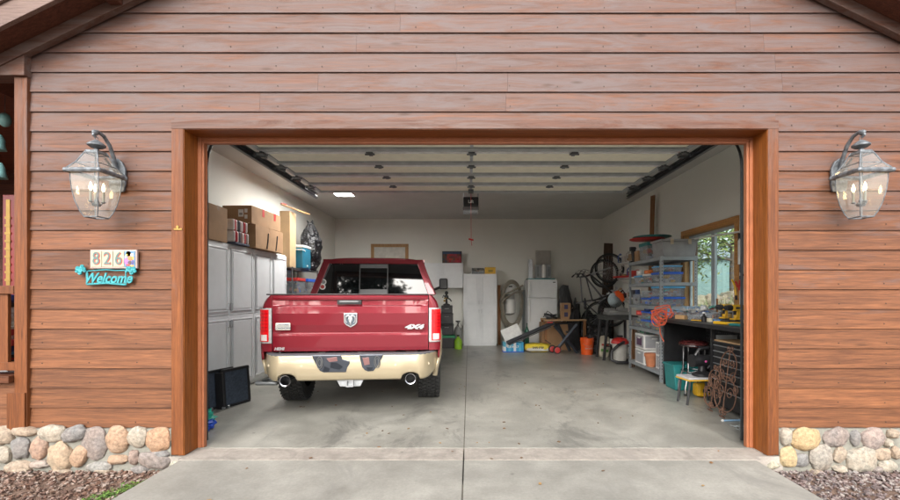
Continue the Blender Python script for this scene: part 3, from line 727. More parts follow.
# ------------------------------------------------------------------ pickup truck (local: +y forward, origin on the floor under the tailgate)
tk = thing('pickup_truck', 'deep red pickup truck with champagne bumper parked tail outward in the garage', 'pickup truck', (-1.322, 4.85, .004), R(5.2))
HWP = [(.40,.93),(.50,.95),(.62,.985),(.80,.998),(.95,1.0),(1.1,.997),(1.22,.985),(1.30,.962),(1.345,.935),(1.385,.89)]
def hw(z):
    if z <= HWP[0][0]: return HWP[0][1]
    for (a, b), (c, d) in zip(HWP, HWP[1:]):
        if z <= c: return b+(d-b)*(z-a)/(c-a)
    return HWP[-1][1]
AXR, AXF = .97, 4.55
def zbot(y):
    z = .50
    for ya in (AXR, AXF):
        if abs(y-ya) < .52: z = max(z, .38+math.sqrt(.52**2-(y-ya)**2))
    return z
def side_panel(name, s, y0, y1, zt, m, zcut=None, lo=False, parent=tk):
    c = MB(); n = max(6, int((y1-y0)/.04))
    def fn(u, v):
        y = y0+u*(y1-y0); b = zbot(y); t = zt(y) if callable(zt) else zt
        if zcut is not None:
            if lo: t = max(b, zcut)
            else: b = max(b, zcut)
        z = b+(t-b)*v
        nose = max(0, (y-5.2)/.5); 
        return (s*(hw(z)-.16*nose**2), y, z)
    c.grid(fn, n, 1 if lo else 14)
    return c.build(name, m, parent, smooth=True, solid=.02 if s > 0 else .02)
def zhood(y): return 1.385 if y < 4.1 else 1.385-.16*((y-4.1)/1.6)
for s in (-1, 1):
    side_panel('bed_side', s, .03, 1.80, 1.385, paint_red, .66)
    side_panel('lower_bed_side', s, .03, 1.80, 1.385, paint_tan, .658, True)
    for (a, b) in ((1.83, 2.98), (2.99, 4.03)):
        dd = side_panel('door', s, a, b, 1.385, paint_red, .66)
        c = MB(); c.box(s*1.0-.012, s*1.0+.018, a+.05, a+.22, 1.10, 1.135); c.build('handle', chrome, dd, bevel=.006)
        side_panel('lower_door', s, a, b, 1.385, paint_tan, .658, True)
    side_panel('front_fender', s, 4.04, 5.70, zhood, paint_red, .66)
    side_panel('lower_fender', s, 4.04, 5.70, zhood, paint_tan, .658, True)
    for ya in (AXR, AXF):   # wheel arch flares
        c = MB(); pts = []
        for q in range(25):
            a = PI*(q/24); pts.append((s*(hw(.38+.53*math.sin(a))+.008), ya-.53*math.cos(a), .38+.53*math.sin(a)))
        c.tube(pts, .032, 8); c.build('wheel_arch_flare', paint_tan, tk, smooth=True)
    # bed rail cap, rear corner
    c = MB(); c.box(s*.885-.045, s*.885+.03, .0, 1.83, 1.383, 1.397); c.build('bed_rail_cap', black_pl, tk, bevel=.004)
    c = MB(); c.grid(lambda u, v: (s*(hw(1.385-.63*v)-(0 if u > .5 else 0))*1.0 if u == 1 else s*(.866+(hw(1.385-.63*v)-.866)*u), .032*(u**4)*1.0, 1.385-.63*v), 8, 16)
    c.build('bed_corner', paint_red, tk, smooth=True)
    c = MB(); c.box(s*.84-.02, s*.84+.02, .05, 1.80, .80, 1.38); c.box(s*.60-.25*0, s*.84, AXR-.5, AXR+.5, .80, 1.0) if s > 0 else c.box(-.84, -.60, AXR-.5, AXR+.5, .80, 1.0)
    c.build('bed_liner_side', black_pl, tk)
c = MB(); c.box(-.84, .84, .05, 1.80, .76, .80); c.box(-.9, .9, 1.78, 1.82, .6, 1.38); c.build('bed_floor', black_pl, tk)
# tailgate
TG = [(.757,-.002),(.80,-.008),(.93,-.014),(.952,-.012),(.962,.004),(.975,.0),(1.05,-.018),(1.18,-.026),(1.255,-.022),(1.266,.006),(1.272,.014),(1.322,.016),(1.332,-.018),(1.36,-.022),(1.378,-.012),(1.385,.01)]
c = MB()
def tgf(u, v):
    i = min(int(v*(len(TG)-1)+1e-6), len(TG)-1); z, y = TG[i]; x = -.858+1.716*u
    e = min(1, (.858-abs(x))/.10)
    if i in (4,5): y = -.012+(y+.012)*e
    if i in (9,10,11): y = -.022+(y+.022)*min(1, (.858-abs(x))/.16)
    return (x, y-.006+.012*(abs(x)/.858)**4, z)
c.grid(tgf, 40, len(TG)-1); tg = c.build('tailgate', paint_red, tk, smooth=False, solid=.03)
md = tg.modifiers.new('b', 'BEVEL'); md.width = .004; md.segments = 2; md.limit_method = 'ANGLE'; md.angle_limit = R(20)
c = MB(); c.box(-.86, .86, .0, .06, 1.386, 1.398); c.build('tailgate_cap', black_pl, tg, bevel=.004)
c = MB(); c.box(-.16, .11, -.022, .012, 1.278, 1.326); hd = c.build('tailgate_handle', black_pl, tg, bevel=.008)
c = MB(); c.box(-.13, .08, -.034, -.023, 1.298, 1.318); c.build('handle_lever', mat('satin grey trim', (.14,.145,.15), .3, .5), hd, bevel=.004)
# shield emblem with a horned head
def pr(mb, poly, y0, y1): mb.prism(poly, y0, y1, 'y')
c = MB(); sh = [(-.074,.075),(.074,.075),(.072,-.03),(.05,-.058),(0,-.085),(-.05,-.058),(-.072,-.03)]
pr(c, [(x-.006, z+1.108) for x, z in sh], -.050, -.03); em = c.build('emblem', silver, tg, bevel=.004)
c = MB(); pr(c, [(x*.84-.006, z*.84+1.108) for x, z in sh], -.053, -.0505); c.build('emblem_field', mat('emblem grey', (.10,.13,.16), .3, .5), em)
c = MB()
for s in (-1, 1):
    c.tube([(s*.004-.006, -.056, 1.140), (s*.022-.006, -.058, 1.153), (s*.044-.006, -.058, 1.146), (s*.054-.006, -.057, 1.12), (s*.050-.006, -.056, 1.09), (s*.038-.006, -.056, 1.076)], .013, 8, r2=.006)
c.blob((-.006, -.056, 1.115), (.026, .008, .036), 2, 0); c.blob((-.006, -.057, 1.078), (.014, .009, .032), 4, 0); c.build('emblem_head', silver, em, smooth=True)
text('4X4', .066, silver, tg, (.695, -.030, 1.022), 'lettering', shear=.3, bold=.0045, sx=1.75, ext=.004)
c = MB(); c.box(-.82, -.66, -.036, -.022, .995, 1.075); bd = c.build('badge', mat('pale badge', (.62,.60,.54), .35, .3), tg, bevel=.008)
text('LARAMIE', .026, MATS['emblem grey'], bd, (-.74, -.0375, 1.055), 'lettering', bold=.0006, sx=1.3)
text('LONGHORN', .030, MATS['emblem grey'], bd, (-.74, -.0375, 1.018), 'lettering', bold=.0008, sx=.95)
c = MB(); c.box(-.812, -.668, -.0372, -.0366, 1.036, 1.040); c.build('badge_line', MATS['emblem grey'], bd)
text('HEMI', .040, silver, tg, (-.785, -.016, .787), 'lettering', bold=.002, sx=1.15, shear=.2)
# tail lamps
for s in (-1, 1):
    xa, xb = s*.868, s*1.004
    c = MB()
    def tl(z0, z1, x0, x1, y=-.026, mb=None):
        mb.grid(lambda u, v: (s*(x0+(x1-x0)*u), y+.05*max(0, (x0+(x1-x0)*u-.93)/.075)**2, z0+(z1-z0)*v), 8, 1)
    tl(.848, 1.238, .866, .999, -.020, c); hs = c.build('tail_lamp', mat('lamp bezel', (.45,.45,.45), .25, .5) if s < 0 else MATS['lamp bezel'], tk, solid=.03, bevel=.004)
    c = MB(); tl(.925, 1.222, .896, 1.001, -.027, c); c.build('red_lens', tail_red, hs, solid=.006)
    c = MB(); tl(.868, .925, .896, 1.001, -.0272, c); c.build('red_lens', tail_red, hs, solid=.006)
    c = MB(); tl(.878, .945, .912, .985, -.031, c); c.build('reversing_lens', tail_white, hs, solid=.004)
    c = MB()
    for q in range(6): tl(.985+.038*q, .992+.038*q, .905, .995, -.031, c)
    c.build('lens_ribs', tail_dark, hs, solid=.003)
# rear bumper
def bz(x):
    a = abs(x); b = .452
    if a > .80: b = .452+.14*((a-.80)/.18)**2
    d = abs(a-.665)
    if d < .10: b = max(b, .475+math.sqrt(.10**2-d*d)*.55)
    return b
def by(x): a = abs(x); return -.17+(.30*((a-.72)/.26)**2.4 if a > .72 else 0)
c = MB(); BT = .735
def bf(u, v):
    x = -.98+1.96*u; b = bz(x); z = b+(BT-b)*v
    return (x, by(x)+.035*max(0, (.6-z)/.15)**2 - .012*math.sin(PI*v), z)
ux = 98
def inrec(x, z):   # two trapezoid step recesses
    for (x0, x1, x2, x3) in ((-.385,.0,-.29,-.03),(.115,.385,.17,.30)):
        t = (.735-z)/(.735-.545)
        if 0 <= t <= 1 and x0+(x2-x0)*t < x < x1+(x3-x1)*t: return True
    return False
n = len(c.v)
NU, NV = 120, 16
for j in range(NV+1):
    for i in range(NU+1): c.v.append(Vector(bf(i/NU, j/NV)))
for j in range(NV):
    for i in range(NU):
        p = bf((i+.5)/NU, (j+.5)/NV)
        if True: a = n+j*(NU+1)+i; c.face([a, a+1, a+NU+2, a+NU+1])
bp = c.build('rear_bumper', paint_tan, tk, smooth=True, solid=.012)
c = MB(); c.grid(lambda u, v: (-.97+1.94*u, by(-.97+1.94*u)-.004+(.17*v), .737+.008*math.sin(PI*v)), 40, 5); c.build('bumper_step_pad', mat('dark grey pad', (.085,.09,.10), .6, bump=.3), bp, solid=.012, smooth=True)
grec = mat('glossy grey recess', (.085,.095,.115), .16, .7, rv=0); rc = None
for (poly, nm) in (([(-.395,.733),(-.385,.70),(-.335,.60),(-.31,.565),(-.27,.548),(-.03,.548),(-.015,.60),(.01,.64),(.01,.665),(-.07,.69),(-.085,.733)], 'L'), ([(.115,.733),(.125,.68),(.145,.60),(.175,.565),(.21,.552),(.27,.556),(.305,.60),(.365,.70),(.378,.733)], 'R')):
    c = MB(); c.prism([(x*.98, z) for x, z in poly], -.1862, -.168, 'y'); rc = c.build('step_recess', grec, bp, bevel=.004)
    c = MB(); s = -1 if nm == 'L' else 1
    for (ra, rb_, rr) in ((.030,.062,.006),(.016,.040,.005)): c.tube([(s*.305+ra*math.cos(q)-s*.10*rb_*math.sin(q)*6*ra, -.190, .655+rb_*math.sin(q)) for q in [2*PI*k/18 for k in range(18)]], rr, 6, closed=True)
    c.build('step_outline', MATS['satin grey trim'], rc, smooth=True)
    for (pl, nm2, mcol) in (([(-.20,.60),(-.10,.575),(-.06,.61),(-.14,.66),(-.19,.66)], 'painted_dark_reflection', (.03,.035,.045)), ([(-.24,.70),(-.13,.715),(-.12,.67),(-.21,.66)], 'painted_red_reflection', (.30,.16,.155)), ([(-.28,.56),(-.22,.555),(-.20,.59),(-.26,.62)], 'painted_dark_reflection', (.03,.035,.045))) if nm == 'L' else (([(.15,.70),(.22,.705),(.23,.63),(.17,.62)], 'painted_red_reflection', (.30,.16,.155)), ([(.19,.60),(.27,.60),(.25,.565),(.21,.56)], 'painted_dark_reflection', (.03,.035,.045))):  # dark and reddish reflections painted onto the recess as thin coloured plates
        c = MB(); c.prism([(x*.98, z) for x, z in pl], -.1885, -.1866, 'y'); c.build(nm2, MATS[nm2] if nm2 in MATS else mat(nm2, mcol, .15, .6), rc, bevel=.001)
c = MB()
for x in (-.86, -.50, .50, .86): c.lathe([(.014, -.002), (.014, .01)], (x, by(x)-.010, .62), 12, ax='y')
c.build('parking_sensor', mat('sensor tan', (.50,.42,.30), .4), bp)
# hitch, exhausts, underbody
c = MB(); c.prism([(-.15,.455),(.15,.455),(.11,.375),(-.11,.375)], -.10, -.085, 'y'); ht = c.build('hitch_plate', galv, tk, bevel=.003)
c = MB()
for (a, b, z0, z1) in ((-.04,.04,.375,.387),(-.04,.04,.443,.455),(-.04,-.028,.387,.443),(.028,.04,.387,.443)): c.box(a, b, -.135, .2, z0, z1)
c.build('hitch_receiver', mat('hitch grey', (.32,.33,.34), .45, .6), ht)
for s in (-1, 1):
    c = MB(); c.lathe([(.050,.25),(.050,-.02),(.054,-.04),(.060,-.055),(.059,-.062),(.051,-.058),(.047,-.03),(.044,.20)], (s*.665, -.135, .466), 28, cap=False, ax='y'); ex = c.build('exhaust_tip', chrome, tk, smooth=True)
    c = MB(); c.lathe([(.048, -.02), (.001, -.02)], (s*.665, .0, .466), 20, ax='y'); c.build('exhaust_bore', black_pl, ex)
    c = MB(); c.tube([(s*.665, .08, .466), (s*.60, .5, .47), (s*.45, .9, .50), (s*.4, 3.5, .42)], .04, 10); c.build('exhaust_pipe', steel, tk)
c = MB(); c.tube([(-.85, AXR, .41), (.85, AXR, .41)], .05, 12); c.blob((0, AXR, .41), (.15, .17, .15), 2, .02)
c.box(-.50, -.42, .0, 5.4, .50, .62); c.box(.42, .50, .0, 5.4, .50, .62); c.tube([(-.8, AXF, .42), (.8, AXF, .42)], .04, 10); c.box(-.6, .6, 3.9, 5.2, .35, .6); c.box(-.42, .42, .02, .10, .46, .60)
c.tube([(-.7, .05, .47), (-.2, .04, .44), (.3, .05, .44), (.7, .05, .47)], .012, 6)
c.build('chassis', mat('underbody black', (.03,.03,.03), .7, .2), tk)
c = MB()
for s in (-1,): c.tube([(s*.90, .3, .40), (s*1.0, .24, .40), (s*1.02, -.02, .41), (s*.80, -.03, .41)], .022, 8)
c.build('corner_step', steel, tk)
# wheels
def wheel(x, y, s):
    w = bpy.data.objects.new('wheel', None); col.objects.link(w); w.parent = tk; w.location = (x, y, .405)
    c = MB(); c.lathe([(.235,-.13),(.30,-.142),(.36,-.145),(.385,-.135),(.392,-.10),(.394,0),(.392,.10),(.385,.135),(.36,.145),(.30,.142),(.235,.13)], (0,0,0), 48, cap=False, ax='x')
    for k in range(44):
        a = 2*PI*k/44
        for q, xo in enumerate((-.112, -.058, 0, .058, .112)):
            n = c.mark(); c.cbox((xo, 0, .399), (.046, .034, .020), (.35 if q % 2 else -.35)); c.xf(n, Matrix.Rotation(a+(.07 if q % 2 else 0), 4, 'X'))
    c.build('tyre', rubber, w)
    c = MB(); c.lathe([(.24,-.12),(.22,-.11),(.20,-.02),(.18,.05*s+.0),(.07,.06*s),(.0,.07*s)], (0,0,0), 36, cap=False, ax='x')
    for k in range(6):
        n = c.mark(); c.box(s*.06-.015, s*.06+.03, -.03, .03, .05, .235); c.xf(n, Matrix.Rotation(2*PI*k/6, 4, 'X'))
    c.build('rim', silver, w, smooth=True)
    return w
for s in (-1, 1): wheel(s*.865, AXR, s); wheel(s*.865, AXF, s)
for s in (-1, 1):
    c = MB(); c.box(s*.93-.02, s*.93+.02, .50, .53, .44, .66); c.box(min(s*.70,s*1.0), max(s*.70,s*1.0), .48, .50, .40, .62) if False else None; c.build('mud_bracket', black_pl, tk)
    c = MB(); c.tube([(s*1.0, 1.7, .42), (s*1.05, 1.85, .42), (s*1.05, 3.8, .42), (s*1.0, 3.95, .42)], .04, 10); c.build('side_step', steel, tk, smooth=True)
# cab
def plates(quads, name, m, parent, solid=.02, bevel=0):
    c = MB()
    for q in quads: n = len(c.v); c.v += [Vector(p) for p in q]; c.face([n+i for i in range(len(q))])
    return c.build(name, m, parent, solid=solid, bevel=bevel)
yb, yt = 1.86, 1.955
c = MB(); c.box(-.93, .93, 1.84, 1.86, .5, 1.40); c.build('cab_rear_panel', paint_red, tk)
ob = [(-.955,yb,1.385),(.955,yb,1.385),(.765,yt,1.935),(-.765,yt,1.935)]
ib = [(-.85,yb-.004,1.395),(.85,yb-.004,1.395),(.68,yt-.02,1.865),(-.68,yt-.02,1.865)]
plates([[ob[i], ob[(i+1)%4], ib[(i+1)%4], ib[i]] for i in range(4)], 'cab_rear_frame', paint_red, tk, .03, .012)
def rp(x, t, off=0): return (x, yb-.004+(yt-.02-yb+.004)*t+off, 1.395+.47*t)
gls = plates([[rp(-.85,0,.012), rp(.85,0,.012), (.68,yt-.008,1.865), (-.68,yt-.008,1.865)]], 'rear_window', tint_glass, tk, .006)
for x in (-.215, .215): plates([[rp(x-.008,0,.006), rp(x+.008,0,.006), rp(x+.008,1,.006), rp(x-.008,1,.006)]], 'window_divider', black_pl, gls, .006)
mat('grey frit', (.06,.065,.07), .3)
for (ta, tb) in ((.87,1),(0,.16)): plates([[rp(-.205,ta,.004), rp(.205,ta,.004), rp(.205,tb,.004), rp(-.205,tb,.004)]], 'slider_band', MATS['grey frit'], gls, .004)
for (x, t, mm) in ((-.765, .40, white_pl), (-.775, .24, mat('sticker red', (.5,.05,.04), .5))):
    c = MB(); c.lathe([(.001,-.001),(.045,-.001),(.045,.001)], rp(x, t, -.002), 18, ax='y'); st = c.build('sticker', white_pl, gls)
    c = MB(); c.lathe([(.001,-.001),(.030,-.001)], rp(x, t, -.0045), 18, ax='y'); c.build('sticker_mark', grey_pl if mm is white_pl else mm, st)
c = MB()
c.grid(lambda u, v: ((-.765+1.53*u)*(1-.03*v), yt+1.45*v-.012, 1.955-.045*abs(2*u-1)**4+.045*math.sin(PI*min(1, v*.9+.08))), 20, 14); c.build('roof', paint_red, tk, smooth=True, solid=.04)
c = MB(); c.box(-.19, .19, 1.925, 1.97, 1.885, 1.935); hb = c.build('high_brake_lamp', tail_red, tk, bevel=.008)
c = MB(); c.cbox((-.10, 1.923, 1.910), (.09, .006, .026)); c.cbox((.10, 1.923, 1.910), (.09, .006, .026)); c.build('cargo_lens', tail_white, hb, bevel=.003)
for s in (-1, 1):
    B = lambda y: (s*.965, y, 1.385); T_ = lambda y: (s*.765*(1-.03*(y-2)/1.4), y, 1.90)
    sg_ = plates([[ (s*.955,1.95,1.385), (s*.955,3.98,1.385), (s*.735,3.35,1.89), (s*.755,2.05,1.89)]], 'side_window', tint_glass, tk, .006)
    plates([[B(1.86), B(2.02), T_(2.12), T_(1.99)], [B(2.93), B(3.03), T_(2.98), T_(2.88)], [B(3.94), B(4.10), T_(3.42), T_(3.30)]], 'pillar', paint_red, tk, .03, .004)
    plates([[T_(1.99), T_(3.42), (s*.74, 3.42, 1.95), (s*.762, 1.99, 1.945)]], 'roof_rail', paint_red, tk, .03)
    mr = MB(); mr.cbox((s*1.15, 3.72, 1.60), (.17, .12, .22)); mo = mr.build('door_mirror', black_pl, tk, bevel=.03)
    mr = MB(); mr.tube([(s*.93, 3.75, 1.47), (s*1.1, 3.74, 1.54)], .025, 8); mr.build('mirror_arm', black_pl, mo)
    mr = MB(); mr.cbox((s*1.15, 3.657, 1.60), (.13, .004, .18)); mr.build('mirror_glass', black_pl, mo)
plates([[(-.86,4.15,1.385),(.86,4.15,1.385),(.74,3.40,1.90),(-.74,3.40,1.90)]], 'windscreen', tint_glass, tk, .006)
c = MB(); c.grid(lambda u, v: ((-.89+1.78*u)*(1-.12*v*v), 4.10+1.58*v, 1.385-.16*v+.05*math.sin(PI*u)*(1-.3*v)-.03*abs(2*u-1)**5), 16, 12); c.build('hood', paint_red, tk, smooth=True, solid=.03)
c = MB(); c.box(-.55, .55, 5.66, 5.74, .72, 1.20); gr_ = c.build('grille', chrome, tk, bevel=.03)
c = MB()
for i in range(2): c.box(-.50+.52*i, -.02+.52*i, 5.735, 5.75, .76, .95); c.box(-.50+.52*i, -.02+.52*i, 5.735, 5.75, .98, 1.16)
c.build('grille_mesh', black_pl, gr_, bevel=.01)
c = MB(); c.box(-.93, .93, 5.55, 5.85, .45, .70); c.build('front_bumper', paint_tan, tk, bevel=.05)
for s in (-1, 1):
    c = MB(); c.box(min(s*.57,s*.86), max(s*.57,s*.86), 5.55, 5.72, .92, 1.16); c.build('headlight', tail_white, tk, bevel=.03)

# ------------------------------------------------------------------ left side of the garage
def cabinet(label, loc, rz, W, D, HT, splits, group, kick=.08, top=.02, doors=2, handles=True):
    """local: front faces -y, x runs 0..W, y runs 0..D"""
    t = thing('storage_cabinet', label, 'cabinet', loc, rz, group)
    c = MB(); c.box(0, W, .022, D, kick, HT); 
    if kick: c.box(.01, W-.01, .05, D, 0.0, kick)
    c.build('carcass', white_cab, t, bevel=.003)
    w = W/doors
    zs = [kick]+splits+[HT-top]
    for i in range(doors):
        for z0, z1 in zip(zs, zs[1:]):
            c = MB(); c.box(w*i+.003, w*(i+1)-.003, .0, .020, z0+.004, z1-.004)
            dd = c.build('door', white_cab, t, bevel=.003)
            c = MB(); m = .055; a, b, e, f = w*i+m, w*(i+1)-m, z0+m, z1-m; r = .012
            for (x0, x1, y0, y1) in ((a, b, e, e+r), (a, b, f-r, f), (a, a+r, e+r, f-r), (b-r, b, e+r, f-r)): c.box(x0, x1, -.012, -.0005, y0, y1)
            c.box(a+.035, b-.035, -.010, -.0005, e+.035, f-.035)
            c.build('moulding', white_cab, dd, bevel=.004)
            if handles:
                hx = w*(i+1)-.035 if i % 2 == 0 else w*i+.035
                hz = z0+.12 if (z0 > 1.0) else z1-.12
                if kick == 0: hz = z0+.07
                c = MB(); c.tube([(hx, -.002, hz-.045), (hx, -.03, hz-.045), (hx, -.03, hz+.045), (hx, -.002, hz+.045)], .006, 6); c.build('handle', silver, dd)
    return t
CF = -3.33
G1 = 'tall white cabinets along the left wall'
cabinet('tall white panelled cabinet nearest the garage opening on the left wall', (CF, 5.30, .004), PI/2, 1.345, .40, 2.10, [1.10], G1)
cabinet('tall white panelled cabinet on the left wall, second from the garage opening', (CF, 6.65, .004), PI/2, 1.20, .40, 2.10, [1.10], G1)
def carton(label, loc, d, rz=0, m=card, group=None, tapeax='x', marks=None, name='cardboard_box', cat='box'):
    t = thing(name, label, cat, loc, rz, group)
    c = MB(); c.box(-d[0]/2, d[0]/2, -d[1]/2, d[1]/2, 0, d[2]); c.build('carton', m, t, bevel=.004)
    c = MB()
    if tapeax == 'x': c.box(-d[0]/2-.001, d[0]/2+.001, -.028, .028, d[2]-.06, d[2]+.0015)
    else: c.box(-.028, .028, -d[1]/2-.001, d[1]/2+.001, d[2]-.06, d[2]+.0015)
    c.build('tape', tape_m, t)
    if marks: marks(t, d)
    return t
def m_top(t, d):
    c = MB(); y = -d[1]/2-.0015
    c.box(.02, .10, y, y+.001, .10, .21); c.box(.115, .16, y, y+.001, .16, .22); c.box(.115, .16, y, y+.001, .07, .13); c.build('shipping_label', paper, t)
    c = MB(); c.box(.035, .085, y-.001, y-.0002, .125, .16); c.build('label_print', grey_pl, t)
    c = MB(); x = d[0]/2+.0015
    for yy in (-.15, .22): c.box(x-.001, x, yy, yy+.07, d[2]-.12, d[2]+.001)
    c.build('fragile_tape', red_pl, t)
def m_bot(t, d):
    c = MB(); x = d[0]/2+.003
    for yy in (-.12, .20): c.tube([(x, yy, .02), (x, yy+.03, .14), (x, yy+.05, .27)], .012, 6)
    c.tube([(-.05, -d[1]/2-.003, .21), (.10, -d[1]/2-.003, .12)], .012, 6); c.build('smile_mark', black_pl, t)
cz2 = 2.104
carton('large plain cardboard box on the white cabinets, closest to the opening', (-3.50, 5.68, cz2), (.38, .42, .46), 0)
carton('wide cardboard box with black curved marks, under another box on the cabinets', (-3.475, 7.02, cz2), (.46, .96, .36), 0, marks=m_bot)
carton('cardboard box with white labels and red tape, topmost on the left cabinets', (-3.48, 6.94, cz2+.362), (.45, .92, .27), R(-2), marks=m_top)
t = thing('striped_blanket', 'folded red, white and grey striped blanket on the cabinet before the boxes', 'blanket', (-3.40, 6.22, cz2))
c = MB(); st_ = [(.65,.62,.60),(.55,.04,.05),(.65,.62,.60),(.12,.12,.14),(.6,.45,.42),(.62,.60,.58),(.5,.04,.05),(.6,.58,.56)]
for j, cc in enumerate(st_):
    c.piece(cc); y0 = -.20+.05*j
    for q in range(2): c.cbox((.008*math.sin(j*2+q), y0+.025, .11+.165*q), (.22-.03*q, .0495, .16))
c.build('folds', multi, t, bevel=.02)
c = MB(); c.box(-.13, .13, -.2, .2, .0, .03); c.build('base_fold', mat('slate cloth', (.07,.08,.12), .9), t, bevel=.01)
t = carton('tall narrow pale cardboard box standing upright behind the garbage bag rack', (-3.42, 8.12, 1.903), (.19, .28, 1.04), 0, card2)
t = thing('thin_board', 'thin pale board lying across the tops of the boxes', 'board', (-3.28, 8.02, 2.985), R(60))
c = MB(); c.piece(); c.cbox((.05,0,0), (.62, .05, .012), 0, 0, R(8)); c.build('strip', pine_z, t); c = MB(); c.cbox((-.20,0,.058), (.10,.05,.012), 0, 0, R(6)); c.build('red_end', red_pl, t)
# storage rack
rk = thing('wire_rack', 'dark wire storage rack past the white cabinets on the left wall', 'rack', (-3.48, 8.62, .004))
c = MB()
for x in (-.21, .21):
    for y in (-.66, .66): c.tube([(x, y, 0), (x, y, 1.90)], .013, 8)
c.build('post', steel, rk)
for z in (.15, .80, 1.40, 1.88):
    c = MB()
    for y in (-.66, .66): c.tube([(-.21, y, z), (.21, y, z)], .008, 6)
    for x in (-.21, .21): c.tube([(x, -.66, z), (x, .66, z)], .010, 6); c.tube([(x, -.66, z-.03), (x, .66, z-.03)], .006, 6)
    for q in range(22): y = -.63+.06*q; c.tube([(-.21, y, z+.004), (.21, y, z+.004)], .0035, 4)
    c.build('wire_shelf', steel, rk)
t = thing('cool_box', 'blue and white cool box on top of the wire rack', 'cool box', (-3.345, 8.52, 1.896))
c = MB(); c.box(-.14, .14, -.20, .20, 0, .40); c.build('body', cooler_m, t, bevel=.02); c = MB(); c.box(-.145, .145, -.205, .205, .402, .455); c.build('lid', white_pl, t, bevel=.015)
c = MB(); c.tube([(-.15,-.12,.34),(-.15,-.22,.36),(.13,-.22,.36),(.15,-.12,.34)], .01, 6); c.cbox((.143,0,.06), (.01,.05,.03)); c.build('handle', white_pl, t)
t = thing('garbage_bag', 'bulging black garbage bag heaped behind the blue cool box', 'bag', (-3.36, 9.05, 1.895))
c = MB()
def bagf(u, v):
    a = 2*PI*u; d = Vector((math.cos(a), math.sin(a), 0)); r = math.sin(PI*min(1, .16+v*.80))**.55*(1-.42*v*v)
    q = 1+.34*noise.noise(Vector((d.x*1.6, d.y*1.6, v*3.2)))+.16*noise.noise(Vector((d.x*5, d.y*5, v*9+4)))+.07*noise.noise(Vector((d.x*12, d.y*12, v*20)))
    return (d.x*.235*r*q+.03*v, d.y*.27*r*q, 1.0*v+.05*noise.noise(Vector((d.x*3, d.y*3, 2))))
c.grid(bagf, 48, 40); c.tube([(.03,0,.90),(.06,-.03,1.0),(.10,-.05,1.05)], .05, 8, r2=.01); c.tube([(.03,0,.90),(-.02,.03,1.0),(-.07,.04,1.06)], .05, 8, r2=.01); c.build('sack', bag_m, t, smooth=True)
def bin_(label, loc, d, lid, m=None, group=None, name='storage_bin', cont=None, cat='storage bin', rz=0, sd=0):
    t = thing(name, label, cat, loc, rz, group); w, l, h = d
    m = m or clear_pl
    c = MB(); th = .004; k = .92
    outer = [(-w/2*k,-l/2*k),(w/2*k,-l/2*k),(w/2*k,l/2*k),(-w/2*k,l/2*k)]; top = [(-w/2,-l/2),(w/2,-l/2),(w/2,l/2),(-w/2,l/2)]
    n = len(c.v); c.v += [Vector((*p, .002)) for p in outer]+[Vector((*p, h*.80)) for p in top]
    c.face([n, n+3, n+2, n+1])
    for i in range(4): j = (i+1) % 4; c.face([n+i, n+j, n+4+j, n+4+i])
    c.build('tub', m, t, solid=.003)
    if lid is not None:
        c = MB(); c.box(-w/2-.008, w/2+.008, -l/2-.008, l/2+.008, h*.80, h); c.build('lid', lid, t, bevel=.006)
    if m is clear_pl:
        rnd = random.Random(sd*17+3); c = MB(); pal = cont or [(.75,.7,.65),(.7,.12,.05),(.06,.15,.55),(.8,.78,.72),(.1,.1,.1),(.75,.45,.06),(.08,.45,.38),(.62,.62,.65),(.7,.3,.1)]
        for q in range(16):
            cc = rnd.choice(pal); c.piece(cc); s = rnd.uniform(.12, .3)
            c.cbox((rnd.uniform(-.34,.34)*w, rnd.uniform(-.34,.34)*l, h*(.12+.5*rnd.random())), (w*s, l*s, h*rnd.uniform(.1,.26)), rnd.uniform(0,3), rnd.uniform(-.3,.3), rnd.uniform(-.3,.3))
        c.build('contents', multi, t, bevel=.003)
    return t
bin_('clear storage bin with red lid on the wire rack, beneath the cool box', (-3.37, 8.30, 1.407), (.26, .42, .30), red_pl, sd=1)
bin_('clear storage bin with blue lid on the wire rack, behind the truck window corner', (-3.37, 8.86, 1.407), (.26, .42, .30), blue_pl, sd=2)
# folded black mesh panels leaning on the cabinets
for i, (x, y, lab) in enumerate(((-2.925, 5.42, 'black framed mesh panel leaning in front, its face toward the truck'), (-3.06, 5.30, 'black framed mesh panel standing between another panel and the cabinets'))):
    t = thing('folding_panel', lab, 'panel', (x, y, .004), R(72), 'black folding panels by the left cabinets')
    c = MB(); w_, h_ = .40, .47
    for (a, b, e, f) in ((-w_/2, w_/2, 0, .03), (-w_/2, w_/2, h_-.03, h_), (-w_/2, -w_/2+.03, .03, h_-.03), (w_/2-.03, w_/2, .03, h_-.03)): c.box(a, b, -.02, .02, e, f)
    c.box(-w_/2-.045, -w_/2-.025, -.06, .06, .0, .44); c.box(-w_/2-.03, -w_/2, -.03, -.01, .36, .39); c.box(-w_/2-.03, -w_/2, -.03, -.01, .10, .13)
    c.build('frame', black_pl, t, bevel=.004); c = MB(); c.box(-w_/2+.03, w_/2-.03, -.012, .012, .03, h_-.03); c.build('mesh_panel', ripple, t)
    t.rotation_euler = (R(-4), 0, R(72))
    c = MB()
    for xx in (-w_/2-.035, -w_/2+.03): c.lathe([(.018,-.012),(.018,.012)], (xx, -.045, .018), 12, ax='x')
    c.build('caster', galv, t)
t = thing('crumpled_cloth', 'crumpled green, blue and purple cloth on the floor by the left jamb', 'cloth', (-2.735, 4.44, .004))
